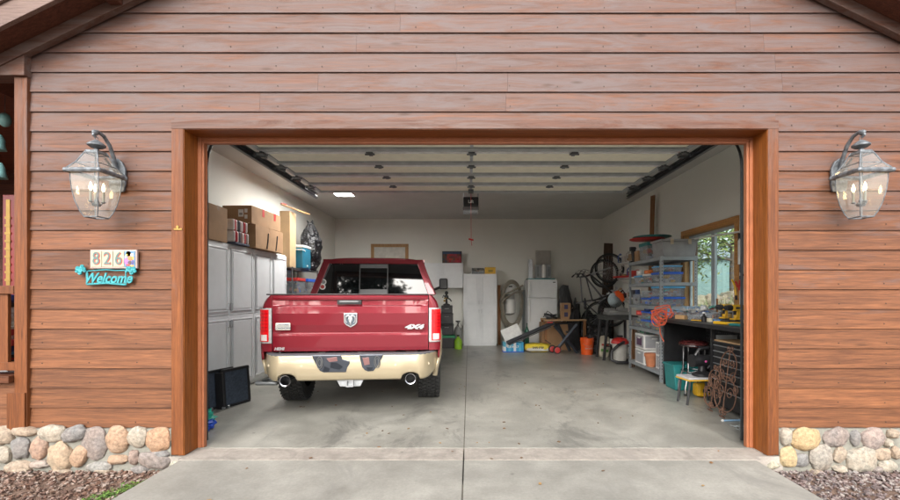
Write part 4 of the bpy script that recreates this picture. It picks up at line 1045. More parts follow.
c = MB(); c.piece((.02,.30,.22)); c.blob((0,0,.12), (.08,.09,.075), 3, .4, 3); c.piece((.03,.09,.5)); c.blob((.025,-.02,.055), (.08,.08,.055), 8, .4, 3); c.piece((.25,.05,.3)); c.blob((.0,-.06,.03), (.06,.05,.035), 5, .4, 3); c.build('folds', multi, t, smooth=True)

# ------------------------------------------------------------------ back wall
t = cabinet('row of white wall cabinets mounted above the truck mirror on the back wall', (X_(377, 11.72), 11.70, Z_(288, 11.7)), 0, X_(463,11.72)-X_(377,11.72), .338, (288-263)*11.7/F, [], None, kick=0, top=0, doors=4); t.name = 'wall_cabinet'
t['category'] = 'wall cabinet'
t = cabinet('tall white two-door cabinet standing alone against the back wall', (X_(463.5, 11.55), 11.55, .004), 0, (33.5)*11.55/F, .47, Z_(274, 11.55), [Z_(307, 11.55)], None, kick=.07, top=.01)
t = thing('poster_board', 'dark red and black framed picture leaning on top of the wall cabinets', 'picture', (X_(452, 11.8), 11.80, Z_(263, 11.7)+.002))
w_ = 19.5*11.8/F; h_ = 12*11.8/F
c = MB(); c.box(-w_/2, w_/2, 0, .02, 0, h_); c.build('frame', black_pl, t, bevel=.003); c = MB()
random.seed(9)
for i in range(9):
    for j in range(5):
        c.piece((random.uniform(.12,.4)*(1 if i > 1 else .3), random.uniform(.02,.06), random.uniform(.02,.05)) if j < 4 else (.03,.06,.12)); c.box(-w_/2+.02+i*(w_-.04)/9, -w_/2+.02+(i+1)*(w_-.04)/9, -.003, -.0005, .02+j*(h_-.04)/5, .02+(j+1)*(h_-.04)/5)
c.build('print', multi, t)
zt_ = Z_(274, 11.55)+.006
t = thing('tool_tray', 'grey metal tray of tools on top of the tall white cabinet', 'tray', (X_(478, 11.7), 11.70, zt_))
c = MB(); c.box(-.17,.17,-.1,.1,0,.02); c.box(-.17,.17,-.1,-.09,.02,.07); c.box(-.17,-.16,-.09,.1,.02,.17); c.box(.16,.17,-.09,.1,.02,.15); c.box(-.16,.16,.09,.1,.02,.17); c.build('tray', steel, t, bevel=.003)
c = MB(); random.seed(4)
for q in range(12): c.piece(random.choice([(.3,.26,.2),(.08,.08,.08),(.4,.38,.33),(.3,.15,.05)])); c.cbox((random.uniform(-.13,.13), random.uniform(-.06,.06), random.uniform(.04,.15)), (.09,.05,.03), random.uniform(0,3), random.uniform(-.3,.3))
c.build('tools', multi, t)
t = thing('yellow_box', 'yellow box with a dark label on top of the tall white cabinet', 'box', (X_(490, 11.7), 11.70, zt_))
c = MB(); c.box(-.145,.145,-.1,.1,0,.18); c.build('carton', yellow_pl, t, bevel=.004); c = MB(); c.box(-.05,.07,-.103,-.1005,.05,.11); c.build('label', mat('olive label', (.35,.25,.03), .6), t)
t = thing('tool_tote_stack', 'stack of black plastic tool cases behind the truck on the right', 'tool case', (X_(447, 11.2), 11.2, .004))
for (z0, z1, w_) in ((.34,.62,.17),(.625,.90,.155),(.905,1.10,.14)):
    c = MB(); c.box(-w_, w_, -.15, .15, z0, z1); c.box(-w_-.01, w_+.01, -.16, .16, z1-.05, z1-.03); cs = c.build('case', black_pl, t, bevel=.015)
    c = MB(); c.tube([(-.05,-.16,z1-.08),(-.05,-.19,z1-.08),(.05,-.19,z1-.08),(.05,-.16,z1-.08)], .008, 6); c.build('handle', grey_pl, cs)
t['label'] = 'stack of black plastic tool cases on a dark tote beside the truck'
bin_('dark tote with bright green lid under the stacked tool cases', (X_(447, 11.2), 11.2, .004), (.42, .34, .335), green_pl, m=black_pl, name='storage_tote')
t = thing('sewing_figure', 'brass and black bench tool standing on the stacked tool cases', 'tool', (X_(446.5, 11.2), 11.2, 1.104))
c = MB(); c.piece((.02,.02,.02)); c.lathe([(.09,0),(.09,.03),(.03,.05),(.025,.16),(.06,.19),(.05,.25),(.02,.28)], (0,0,0), 16); c.tube([(-.02,0,.2),(-.08,0,.26),(-.10,0,.20)], .015, 6); c.tube([(.0,0,.2),(.09,0,.16),(.13,0,.10)], .018, 6)
c.lathe([(.02,.28),(.045,.30),(.045,.35),(.02,.37)], (0,0,0), 12); c.build('body', black_metal, t); c = MB(); c.lathe([(.045,.17),(.05,.18),(.045,.20)], (-.02,-.03,0), 12); c.cbox((-.05,-.05,.12),(.05,.03,.05)); c.build('brass_fitting', gold, t)
t = thing('pump_sprayer', 'grey pump sprayer beside the dark tote on the back wall', 'sprayer', (X_(458, 11.3), 11.3, .004))
c = MB(); c.lathe([(.10,0),(.11,.02),(.11,.42),(.08,.50),(.04,.54)], (0,0,0), 20); c.build('tank', grey_pl, t, smooth=True); c = MB(); c.tube([(0,0,.54),(0,0,.66),(-.06,0,.68),(.06,0,.68)], .014, 8); c.tube([(.06,-.05,.4),(.12,-.07,.55),(.04,-.08,.66),(-.08,-.08,.5),(-.1,-.08,.2)], .008, 6); c.build('pump_handle', black_pl, t)
t = thing('green_jug', 'bright lime green jug on the floor beside the truck', 'jug', (X_(458.2, 10.9), 10.9, .004))
c = MB(); c.lathe([(.085,0),(.10,.02),(.10,.20),(.07,.26),(.03,.29),(.028,.32)], (0,0,0), 18); c.build('body', lime_pl, t, smooth=True); c = MB(); c.lathe([(.033,.32),(.033,.36)], (0,0,0), 12); c.build('cap', black_pl, t)
t = thing('wood_plank', 'narrow brown plank leaning between white cabinet and vacuum hose', 'plank', (X_(499.2, 11.85), 11.80, .004)); t.rotation_euler = (R(-4), 0, 0)
c = MB(); c.piece(); c.box(-.04,.04,-.012,.012,0,Z_(285,11.8)); c.build('board', plank_m, t); 
# central vacuum on the wall
t = thing('central_vacuum', 'wall mounted central vacuum canister with its hose coiled around it', 'vacuum', (X_(510, 11.88), 11.88, 0))
z0, z1 = Z_(313, 11.85), Z_(283, 11.85)
c = MB(); c.lathe([(.06,z0-.05),(.155,z0),(.155,z0+.38)], (0,0,0), 28); c.lathe([(.16,z1-.30),(.16,z1-.02),(.09,z1+.02),(.02,z1+.03)], (0,0,0), 28); c.build('canister', white_pl, t, smooth=True)
c = MB(); c.lathe([(.13,z0+.38),(.13,z1-.30)], (0,0,0), 28); c.build('band', grey_pl, t, smooth=True)
c = MB(); c.cbox((0,-.162,z1-.1),(.10,.004,.04)); c.build('label', black_pl, t)
c = MB(); hx = X_(511.5, 11.8)-X_(510, 11.88)
for k in range(4):
    rx_, rz_ = .31-.02*k, .66-.035*k; cz_ = Z_(304.5, 11.8)+.01*k
    c.tube([(hx+rx_*math.cos(q)*(1 if math.sin(q) > 0 else .96), -.15-.02*k+.02*math.sin(3*q), cz_+rz_*math.sin(q)) for q in [2*PI*j/48 for j in range(48)]], .019, 8, closed=True)
c.tube([(hx-.30, -.2, cz_+.1),(hx-.2, -.24, cz_+.25),(hx+.05,-.25,cz_+.36),(hx+.3,-.22,cz_+.5)], .026, 8); c.tube([(hx-.30, -.2, cz_+.0),(hx-.2, -.24, cz_+.12),(hx+.05,-.25,cz_+.28),(hx+.3,-.22,cz_+.35)], .026, 8)
c.build('hose', hose_m, t, smooth=True)
t = thing('metal_channel', 'upright dark grey metal channel leaning beside the vacuum hose', 'channel', (X_(524, 11.9), 11.9, .004))
c = MB(); z1 = Z_(290, 11.9); c.box(-.05,.05,0,.008,0,z1); c.box(-.05,-.042,-.05,0,0,z1); c.box(.042,.05,-.05,0,0,z1); c.box(-.01,.01,-.01,0,0,z1); c.build('channel', mat('weathered zinc', (.16,.18,.18), .5, .5), t)
t = thing('white_bucket', 'white plastic bucket against the back wall behind the white sheet', 'bucket', (X_(518, 11.5), 11.5, .004))
c = MB(); c.lathe([(.12,0),(.15,.36),(.158,.36),(.158,.38)], (0,0,0), 24, cap=False); c.lathe([(.12,0),(.0,.0)], (0,0,0), 24); c.build('pail', white_pl, t, solid=.004); c = MB(); c.tube(arc(0,.35,.15,200,340,10,-.05), .004, 5); c.build('handle', galv, t)
t = thing('green_bottle', 'dark green bottle on the floor beside the fridge', 'bottle', (X_(527, 11.1), 11.1, .004))
c = MB(); c.lathe([(.05,0),(.055,.02),(.055,.45),(.03,.52),(.015,.56),(.015,.62)], (0,0,0), 16); c.build('body', mat('bottle green', (.01,.10,.06), .2), t, smooth=True); c = MB(); c.lathe([(.018,.62),(.018,.65)], (0,0,0), 12); c.build('cap', black_pl, t)
t = thing('foam_sheet', 'white foam sheet propped at a tilt before the vacuum', 'sheet', (X_(511.5, 10.75), 10.75, Z_(333, 10.75))); t.rotation_euler = (R(-25), R(-24), 0)
c = MB(); c.box(-.23,.23,-.012,.012,-.17,.17); c.build('sheet', mat('white foam', (.8,.8,.78), .9), t, bevel=.003)
c = MB(); c.box(-.03,.03,.012,.03,-.46,-.1); c.build('prop', plank_m, t)
# refrigerator
FX0, FX1, FY, FZ = X_(528, 11.25), X_(557.5, 11.25), 11.25, Z_(279.5, 11.25)
t = thing('refrigerator', 'white top-freezer refrigerator against the back wall', 'refrigerator', ((FX0+FX1)/2, FY, .004)); w_ = (FX1-FX0)/2; zs_ = Z_(298.3, 11.25)
c = MB(); c.box(-w_, w_, .06, .72, .03, FZ-.004); c.build('body', fridge_m, t, bevel=.01)
for (a, b, nm) in ((.12, zs_-.008, 'door'), (zs_+.006, FZ, 'freezer_door')):
    c = MB(); c.box(-w_, w_, 0, .055, a, b); dd = c.build(nm, fridge_m, t, bevel=.015)
    c = MB(); hz0, hz1 = (b-.62, b-.05) if nm == 'door' else (a+.05, b-.08); c.tube([(-w_+.04,-.0,hz0),(-w_+.04,-.04,hz0+.03),(-w_+.04,-.04,hz1-.03),(-w_+.04,-.0,hz1)], .014, 8); c.build('handle', white_pl, dd, smooth=True)
    if nm != 'door': c = MB(); c.box(w_-.12,w_-.05,-.003,-.0005,b-.09,b-.065); c.build('badge', black_pl, dd)
c = MB(); c.box(-w_+.02, w_-.02, .03, .06, .0, .11); c.build('toe_grille', grey_pl, t)
t = thing('teal_tray', 'thin teal tray lying on top of the refrigerator', 'tray', ((FX0+FX1)/2-.02, 11.5, FZ+.004)); c = MB(); c.box(-.36,.36,-.2,.2,0,.03); c.build('tray', teal_pl, t, bevel=.008)
zf = FZ+.036
t = thing('metal_cabinet', 'small grey metal cabinet with round silver cylinder on the refrigerator', 'metal box', (X_(543.5, 11.45), 11.45, zf)); w_ = 7.8*11.4/F; h_ = Z_(264.5,11.4)-zf
c = MB(); c.box(-w_, w_, 0, .2, 0, h_); c.build('case', mat('mid grey metal', (.28,.29,.29), .5, .2), t, bevel=.004); c = MB(); c.lathe([(.055,0.02),(.055,h_-.04),(.03,h_)], (0,-.05,0), 18); c.build('cylinder', white_pl, t, smooth=True); c = MB()
for x in (-w_+.03, w_-.09): c.box(x, x+.06, -.004, -.0005, .05, h_-.05)
c.build('vent', steel, t)
t = thing('framed_panel', 'beige framed panel standing behind the metal box on the refrigerator', 'panel', (X_(543.5, 11.85), 11.85, zf)); w_ = 7.6*11.85/F; h_ = Z_(250.5,11.85)-zf
c = MB(); c.box(-w_, w_, 0, .03, 0, h_); c.build('panel', mat('beige panel', (.42,.40,.36), .7), t, bevel=.01); c = MB(); a_ = .05; c.tube([(-w_+a_,-.004,h_-a_),(w_-a_,-.004,h_-a_),(w_-a_,-.004,a_),(-w_+a_,-.004,a_)], .006, 5, closed=True); c.build('rim', grey_pl, t)
t = thing('silver_channel', 'narrow silver metal upright on the left end of the refrigerator top', 'metal piece', (X_(530.5, 11.6), 11.6, zf)); h_ = Z_(259.5,11.6)-zf
c = MB(); c.box(-.055,.05,0,.01,0,h_); c.box(-.055,-.045,-.04,0,0,h_); c.box(.04,.05,-.04,0,0,h_); c.build('channel', galv, t)
# packs on the floor
t = thing('bottle_pack', 'blue and white shrink-wrapped pack lying on the floor', 'pack', (X_(513, 10.4), 10.42, .004), R(4))
c = MB(); random.seed(12)
for i in range(8):
    for j in range(2):
        c.piece(random.choice([(.05,.35,.62),(.75,.78,.8),(.12,.5,.7)])); c.box(-.245+.061*i, -.245+.061*i+.0595, -.12, .12, .02+.11*j, .02+.11*j+.108)
c.build('cartons', multi, t, bevel=.012); c = MB(); c.box(-.25,.25,-.124,.124,.0,.02); c.build('tray', blue_pl, t)
text('ICE MELT', .07, white_pl, t, (-.02,-.124,.13), 'lettering', bold=.002)
t = thing('salt_bag', 'yellow and white plastic sack lying flat on the floor', 'sack', (X_(537.5, 10.4), 10.42, .004), R(-3))
c = MB(); c.piece((.78,.62,.05)); c.blob((0,0,.10), (.31,.17,.105), 2, .07, 2, 30, 14, None, .6); c.build('sack', multi, t, smooth=True)
c = MB(); c.piece((.7,.7,.66)); c.blob((0,-.012,.07), (.30,.17,.055), 5, .06, 2, 26, 10, None, .6); c.build('white_band', multi, t, smooth=True); text('SAFE STEP', .06, black_pl, t, (0,-.185,.115), 'lettering', rot=(R(75),0,0), bold=.002)
# work table with saw stand in front
TY = 10.85
t = thing('work_table', 'low wooden work table holding boxes beside the refrigerator', 'table', (X_(563,TY), TY, .004)); w_ = 20.5*TY/F; h_ = Z_(319,TY)
c = MB(); c.piece(); c.box(-w_, w_, -.30, .32, h_-.035, h_); c.build('table_top', ply_m, t, bevel=.004)
for x in (-w_+.04, w_-.04):
    for y in (-.25, .27): c = MB(); c.piece(); c.box(x-.03,x+.03,y-.03,y+.03,0,h_-.036); c.build('leg', plank_m, t)
carton('big cardboard box tucked under the wooden work table', (X_(558,10.85), 10.9, .004), (.86,.42,.68), 0, card)
def m_small(t, d):
    c = MB(); y = -d[1]/2-.0015
    for z in (.06,.25): c.box(-.045,.045,y,y+.001,z,z+.11)
    c.build('dark_print', mat('ink blue', (.05,.05,.12), .7), t); c = MB(); c.box(-.12,.12,y-.0005,y+.0005,.2,.215); c.build('seam', tape_m, t)
carton('small upright cardboard box with two dark squares on the work table', (X_(565.2,10.75), 10.75, h_+.006), (.23,.2,.40), 0, card, marks=m_small)
t = thing('black_bag', 'dark grey backpack slumped behind the small box on the table', 'bag', (X_(565.5, 11.0), 11.02, h_+.006))
c = MB(); c.blob((0,0,.40), (.17,.13,.41), 4, .22, 1.6); c.build('sack', mat('charcoal cloth', (.045,.047,.05), .85, bump=.5, bscale=20, bdist=.02), t, smooth=True); c = MB(); c.tube([(-.04,-.1,.72),(-.02,-.12,.84),(.04,-.12,.84),(.06,-.1,.70)], .012, 6); c.tube([(-.08,-.12,.2),(-.1,-.16,.45),(-.05,-.13,.68)], .016, 6); c.build('strap', black_pl, t)
t = thing('black_tool_heap', 'heap of small black tools on the left end of the work table', 'tools', (X_(549.5,10.7), 10.72, h_+.006)); c = MB(); c.piece((.02,.02,.02)); random.seed(2)
for q in range(8): c.cbox((random.uniform(-.16,.16), random.uniform(-.1,.1), .03+random.uniform(0,.08)), (.14,.05,.05), random.uniform(0,3), random.uniform(-.4,.4), random.uniform(-.4,.4))
c.tube([(-.15,0,.05),(-.05,-.05,.2),(.12,0,.08)], .012, 6); c.build('tools', black_pl, t, bevel=.006)
t = thing('saw_stand', 'folded black saw stand with red wheels in front of the work table', 'saw stand', (X_(548,10.15), 10.15, .004))
def L_(px, py, Y=10.15): p = at(px, py, Y); return (p.x-X_(548,10.15), p.y-10.15, p.z-.004)
c = MB()
for dy in (-.10, .10):
    a, b = Vector(L_(507,343)), Vector(L_(553,323)); c.tube([a+Vector((0,dy,0)), b+Vector((0,dy,0))], .034, 4)
for k in range(7): p = Vector(L_(507,343)).lerp(Vector(L_(553,323)), k/6); c.tube([p+Vector((0,-.10,0)), p+Vector((0,.10,0))], .012, 6)
c.tube([Vector(L_(509,345)), Vector(L_(551,327))], .012, 6); c.build('rail', mat('gunmetal', (.07,.075,.085), .45, .5), t)
for (a, b, dy) in ((L_(554,325), L_(577,352.5), -.06), (L_(576,324), L_(555,350), -.12), (L_(559,324), L_(572,352), .2)):
    c = MB(); c.tube([Vector(a)+Vector((0,dy,0)), Vector(b)+Vector((0,dy,0))], .040, 4); c.build('leg', mat('dark blue grey metal', (.05,.06,.075), .45, .4) if 'dark blue grey metal' not in MATS else MATS['dark blue grey metal'], t)
c = MB(); c.tube([L_(552,324), L_(578,323)], .02, 4); c.tube([L_(545,340), L_(551,344)], .01, 4); c.cbox(L_(552,323.5),(.1,.12,.05)); c.cbox(L_(567,332),(.04,.1,.04)); c.build('crossbar', black_pl, t)
for (px, py, dy) in ((556,349.5,-.14),(552.8,347.5,.06)):
    p = L_(px,py); c = MB(); c.lathe([(.06,-.03),(.088,-.03),(.092,0),(.088,.03),(.06,.03)], (p[0],p[1]+dy,.092), 24, ax='y', cap=False); wh = c.build('wheel', rubber, t); c = MB(); c.lathe([(.015,-.034),(.065,-.030),(.065,.030),(.015,.034)], (p[0],p[1]+dy,.092), 20, ax='y'); c.build('hub', red_pl, wh)
c = MB(); c.cbox(L_(550,322.5,10.0),(.12,.03,.03)); c.build('red_grip', red_pl, t)
# orange bucket
t = thing('orange_bucket', 'bright orange plastic bucket on the floor right of the saw stand', 'bucket', (X_(587,9.95), 9.95, .004))
c = MB(); c.lathe([(.0,.0),(.13,0),(.15,.30),(.158,.30),(.158,.335),(.153,.335),(.155,.385),(.148,.385),(.146,.30),(.126,.01),(.0,.01)], (0,0,0), 32, cap=False); c.build('pail', orange_pl, t, smooth=True); c = MB(); c.tube([(-.15,-.02,.31),(-.08,-.15,.22),(.03,-.17,.20),(.15,-.02,.31)], .004, 6); c.build('handle', galv, t)
text('BUCKET', .045, white_pl, t, (0,-.150,.15), 'lettering', rot=(R(86),0,0))
# heap of black bags
for i, (px, Y, w_, h_, lab) in enumerate(((588, 10.9, .26, .95, 'tall black sack standing behind the orange bucket'), (601, 10.75, .24, .80, 'black sack between the orange bucket and the saw table'), (576.5, 11.0, .10, .98, 'narrow black golf bag beside the table end'))):
    t = thing('black_sack' if i < 2 else 'golf_bag', lab, 'sack', (X_(px,Y), Y, .004), 0, 'black sacks in the back corner')
    c = MB(); c.blob((0,0,h_/2), (w_,.2 if i < 2 else .12,h_/2), i+6, .2, 1.7, 22, 14, None, .7); c.build('body', bag_m if i == 0 else mat('black canvas%s' % ('' if i == 1 else ' worn'), (.015,.015,.017), .85, bump=.5, bscale=15, bdist=.03), t, smooth=True)
    c = MB()
    if i == 2:
        for q in range(5): c.tube([(-.05+.025*q,0,h_-.1),(-.09+.045*q,.02,h_+.12+.05*(q%3))], .012, 6)
        c.build('shafts', black_metal, t)
    else: c.tube([(-.1,-.15,h_*.7),(-.02,-.22,h_*.9),(.1,-.15,h_*.72)], .014, 6); c.build('strap', black_pl, t)
t = thing('seed_bag', 'white, red and green paper sack leaning by the saw table leg', 'sack', (X_(603,9.55), 9.55, .004), R(10)); t.rotation_euler = (R(-8), R(9), 0)
c = MB(); c.piece((.50,.46,.36)); c.blob((0,0,.22), (.12,.07,.235), 3, .08, 1.5, 20, 12, None, .5); c.build('sack', multi, t, smooth=True); c = MB(); c.piece((.10,.26,.06)); c.cbox((0,-.062,.14),(.17,.03,.06)); c.piece((.5,.06,.04)); c.cbox((0,-.064,.26),(.16,.03,.045)); c.piece((.75,.72,.6)); c.cbox((.02,-.065,.33),(.11,.03,.04)); c.build('print', multi, t, bevel=.012)

# ------------------------------------------------------------------ back right corner
t = thing('brown_board', 'wide dark brown board leaning in the corner behind the bicycles', 'board', (X_(607, 11.0), 11.05, .004)); t.rotation_euler = (R(-2), R(3.0), 0)
c = MB(); c.piece(); c.box(-.17,.17,-.018,.018,0,Z_(243,11.05)); c.build('board', brown_board, t, bevel=.002)
t = thing('corner_stick', 'thin reddish stick standing upright in the back right corner', 'stick', (X_(603.5, 11.98)-.03, 11.96, .004)); c = MB(); c.tube([(0,0,0),(.02,0,Z_(225,11.96))], .012, 6); c.build('rod', mat('red brown stick', (.16,.06,.03), .6), t)
def bike(label, cx, Y, zt, tint, tilt=0):
    """hung by its front wheel on the right wall, wheels against the wall, handlebar towards the room; local x = out from wall axis, z up"""
    t = thing('bicycle', label, 'bicycle', (cx, Y, zt), 0, 'bicycles hung by the front wheel on the right wall'); t.rotation_euler = (0, R(tilt), 0)
    Rw = .335
    def whl(x, z):
        w = bpy.data.objects.new('wheel', None); col.objects.link(w); w.parent = t; w.location = (x, 0, z)
        c = MB(); c.tube([(Rw*math.cos(2*PI*k/40), 0, Rw*math.sin(2*PI*k/40)) for k in range(40)], .023, 8, closed=True); c.build('tyre', rubber, w, smooth=True)
        c = MB(); c.tube([(.298*math.cos(2*PI*k/40), 0, .298*math.sin(2*PI*k/40)) for k in range(40)], .010, 6, closed=True); c.build('rim', black_metal, w, smooth=True)
        c = MB()
        for k in range(24):
            a = 2*PI*k/24; c.tube([(.018*math.cos(a+.5), .02*(-1)**k, .018*math.sin(a+.5)), (.295*math.cos(a), 0, .295*math.sin(a))], .0016, 4)
        c.tube([(0,-.05,0),(0,.05,0)], .018, 8); c.build('spokes', silver, w)
    whl(0, 0); whl(.0, -1.05)
    # -x is up on the bike; z=0 is the front axle, z=-1.05 the rear axle
    fr = [(-.58,0,-.16),(-.47,0,-.125)]     # head tube top/bottom
    bb = (.04,0,-.62); st = (-.46,0,-.76); ra = (0,0,-1.05)
    c = MB(); c.tube([fr[0], fr[1]], .022, 8); c.tube([fr[0], st], .017, 8); c.tube([fr[1], bb], .022, 8); c.tube([bb, st], .018, 8)
    for y in (-.05,.05): c.tube([(bb[0],y*.6,bb[2]), (0,y,-1.05)], .010, 6); c.tube([(st[0]+.05,y*.4,st[2]), (0,y,-1.05)], .008, 6)
    c.build('frame', tint, t, smooth=True)
    c = MB(); c.tube([fr[1], (-.40,0,-.11)], .02, 8)
    for y in (-.055,.055): c.tube([(-.40,y,-.10), (0,y,0)], .015, 8)
    c.tube([(-.40,-.06,-.10),(-.40,.06,-.10)], .02, 8); c.build('fork', silver, t, smooth=True)
    c = MB(); c.tube([(-.60,0,-.17),(-.66,0,-.12),(-.67,0,-.09)], .016, 8)
    c.tube([(-.70,-.30,-.14),(-.68,-.15,-.09),(-.67,0,-.09),(-.68,.15,-.09),(-.70,.30,-.14)], .014, 8); c.build('handlebar', black_metal, t, smooth=True)
    c = MB()
    for y in (-.30,.30): c.tube([(-.695,y*.75,-.12),(-.71,y*1.08,-.16)], .019, 8); c.tube([(-.68,y*.7,-.10),(-.64,y*.85,-.03)], .006, 6)
    c.tube([(-.67,-.2,-.09),(-.62,-.15,-.0),(-.52,-.03,-.04),(-.45,0,-.1)], .004, 5); c.tube([(-.67,.2,-.09),(-.60,.12,.02),(-.5,.03,-.02),(-.3,.0,-.06)], .004, 5); c.build('grips', black_pl, t)
    c = MB(); c.tube([st, (-.62,0,-.82)], .014, 8); c.build('seat_post', silver, t)
    c = MB(); c.blob((-.64,0,-.80), (.03,.055,.13), 3, .05); c.blob((-.64,0,-.90), (.03,.085,.06), 5, .05); c.build('saddle', black_pl, t, smooth=True)
    c = MB(); c.lathe([(.085,-.004),(.095,0),(.085,.004)], (bb[0],.05,bb[2]), 24, ax='y'); c.tube([(bb[0],.07,bb[2]),(bb[0]+.12,.075,bb[2]+.12)], .012, 6); c.tube([(bb[0],-.07,bb[2]),(bb[0]-.12,-.075,bb[2]-.12)], .012, 6)
    c.cbox((bb[0]+.13,.11,bb[2]+.13),(.03,.08,.06)); c.cbox((bb[0]-.13,-.11,bb[2]-.13),(.03,.08,.06)); c.build('crankset', silver, t)
    return t
bike('black bicycle hung nearer the opening, its front wheel upper right', X_(609.5,10.3), 10.30, Z_(268,10.3), black_metal, -4)
b2 = bike('grey and black bicycle hung behind the other, front wheel slightly lower left', X_(604.5,10.62), 10.62, Z_(273.5,10.62), mat('grey bike paint', (.10,.10,.11), .3, .4), 7)
c = MB()
# saw table and mitre saw
SY = 9.25
t = thing('saw_table', 'black folding saw table under the orange mitre saw', 'table', (X_(617,SY), SY, .004)); h_ = Z_(315,SY); w_ = 15.5*SY/F
c = MB(); c.box(-w_, w_, -.25, .30, h_-.10, h_-.04); c.box(-w_-.01, w_+.01, -.28, .32, h_-.04, h_); c.build('table_top', mat('dusty dark grey top', (.07,.072,.07), .7), t, bevel=.01)
for x, y, k in ((-w_+.06,-.22,-.08),(w_-.06,-.22,.0),(-w_+.06,.28,-.08),(w_-.06,.28,.0)):
    c = MB(); c.tube([(x,y,h_-.1),(x+k,y,0)], .03, 4); c.build('leg', black_pl, t)
c = MB(); c.tube([(-w_,-.22,.3),(w_-.06,-.22,.3)], .015, 6); c.build('stretcher', black_pl, t)
t = thing('mitre_saw', 'orange and grey mitre saw with silver blade on the black saw table', 'saw', (X_(617,SY), SY, h_+.006))
c = MB(); c.box(-.24,.24,-.14,.2,0,.06); c.lathe([(.16,.06),(.16,.085)], (0,-.02,0), 24); c.box(-.26,-.02,.05,.07,.06,.14); c.box(.02,.26,.05,.07,.06,.14); c.build('base', mat('cast grey', (.33,.33,.32), .5, .4), t, bevel=.005)
bx, bz_ = X_(615.5,SY)-X_(617,SY), Z_(300,SY)-h_
c = MB(); c.lathe([(.02,-.0),(.165,-.001),(.165,.001)], (bx-.03,-.085,bz_), 40, ax='y'); c.build('blade', chrome, t)
c = MB(); c.prism([(bx-.03,bz_+.09),(bx-.05,bz_+.17),(bx+.03,bz_+.20),(bx+.12,bz_+.12),(bx+.16,bz_+.0),(bx+.11,bz_-.05),(bx+.05,bz_+.03)], -.12, .0, 'y'); c.box(bx+.05,bx+.13,-.08,.06,bz_-.02,bz_+.08); c.build('guard', orange_pl, t, bevel=.008)
c = MB(); c.lathe([(.05,.0),(.055,.02),(.055,.17),(.04,.19)], (bx+.05,0,bz_+.02), 18, ax='y'); c.tube([(bx+.05,-.04,bz_+.12),(bx+.13,-.08,bz_+.2),(bx+.18,-.08,bz_+.12),(bx+.13,-.08,bz_+.05)], .02, 8); c.tube([(bx+.1,.1,bz_),(bx+.02,.16,.1)], .03, 8); c.lathe([(.03,0),(.045,.015),(.045,.03)], (bx+.19,-.04,bz_+.08), 14, ax='y'); c.build('motor_and_handle', black_pl, t, smooth=True)
# shop vacuum
t = thing('shop_vacuum', 'grey shop vacuum with red lid and black hose below the saw table', 'vacuum', (X_(620.5,8.75), 8.78, .004))
c = MB(); c.lathe([(.10,.03),(.125,.05),(.155,.36),(.16,.37),(.16,.385)], (0,0,0), 28); c.build('drum', mat('drum grey', (.45,.44,.41), .5), t, smooth=True)
c = MB(); c.lathe([(.175,.388),(.18,.40),(.165,.44),(.12,.49),(.04,.51),(0,.512)], (0,0,0), 28); c.cbox((0,-.13,.43),(.12,.12,.09)); c.build('lid', red_pl, t, bevel=.01)
c = MB(); c.lathe([(.035,-.02),(.035,.02)], (0,-.20,.43), 16, ax='y'); c.box(-.05,.05,-.03,.03,.515,.55)
c.tube([(0,-.2,.43),(-.12,-.25,.38),(-.22,-.16,.25),(-.23,-.16,.08),(-.14,-.24,.035),(.05,-.26,.035),(.18,-.2,.035),(.21,-.05,.035),(.16,.12,.035)], .03, 8)
c.tube([(.17,-.12,.45),(.14,-.19,.25),(.11,-.22,.06)], .024, 8); c.build('hose', black_pl, t, smooth=True)
c = MB()
for a in (45,135,225,315): c.lathe([(.025,-.015),(.025,.015)], (.14*math.cos(R(a)),.14*math.sin(R(a)),.025), 12, ax='x')
c.build('casters', black_pl, t)
t = thing('ledger_box', 'cream and red small box on the shelf below the saw table', 'box', (X_(617.5,9.2), 9.26, .306+.0)); c = MB(); c.box(-.11,.11,-.1,.1,.012,.12); c.build('carton', paper, t, bevel=.003); c = MB(); c.box(-.08,.08,-.102,-.1005,.05,.09); c.build('print', red_pl, t)
c = MB(); c.box(-.14,.14,-.24,.2,-.01,.01); c.build('shelf_board', black_pl, t)
t = thing('wood_strips', 'thin reddish brown slats leaning between shop vacuum and the grey rack', 'wood strips', (X_(629,8.3), 8.3, .004))
for i in range(3): c = MB(); c.piece(); c.tube([(.0+.03*i,-.1,0),(.12+.03*i,.1,.9-.07*i)], .012, 4); c.build('slat', plank_m, t)
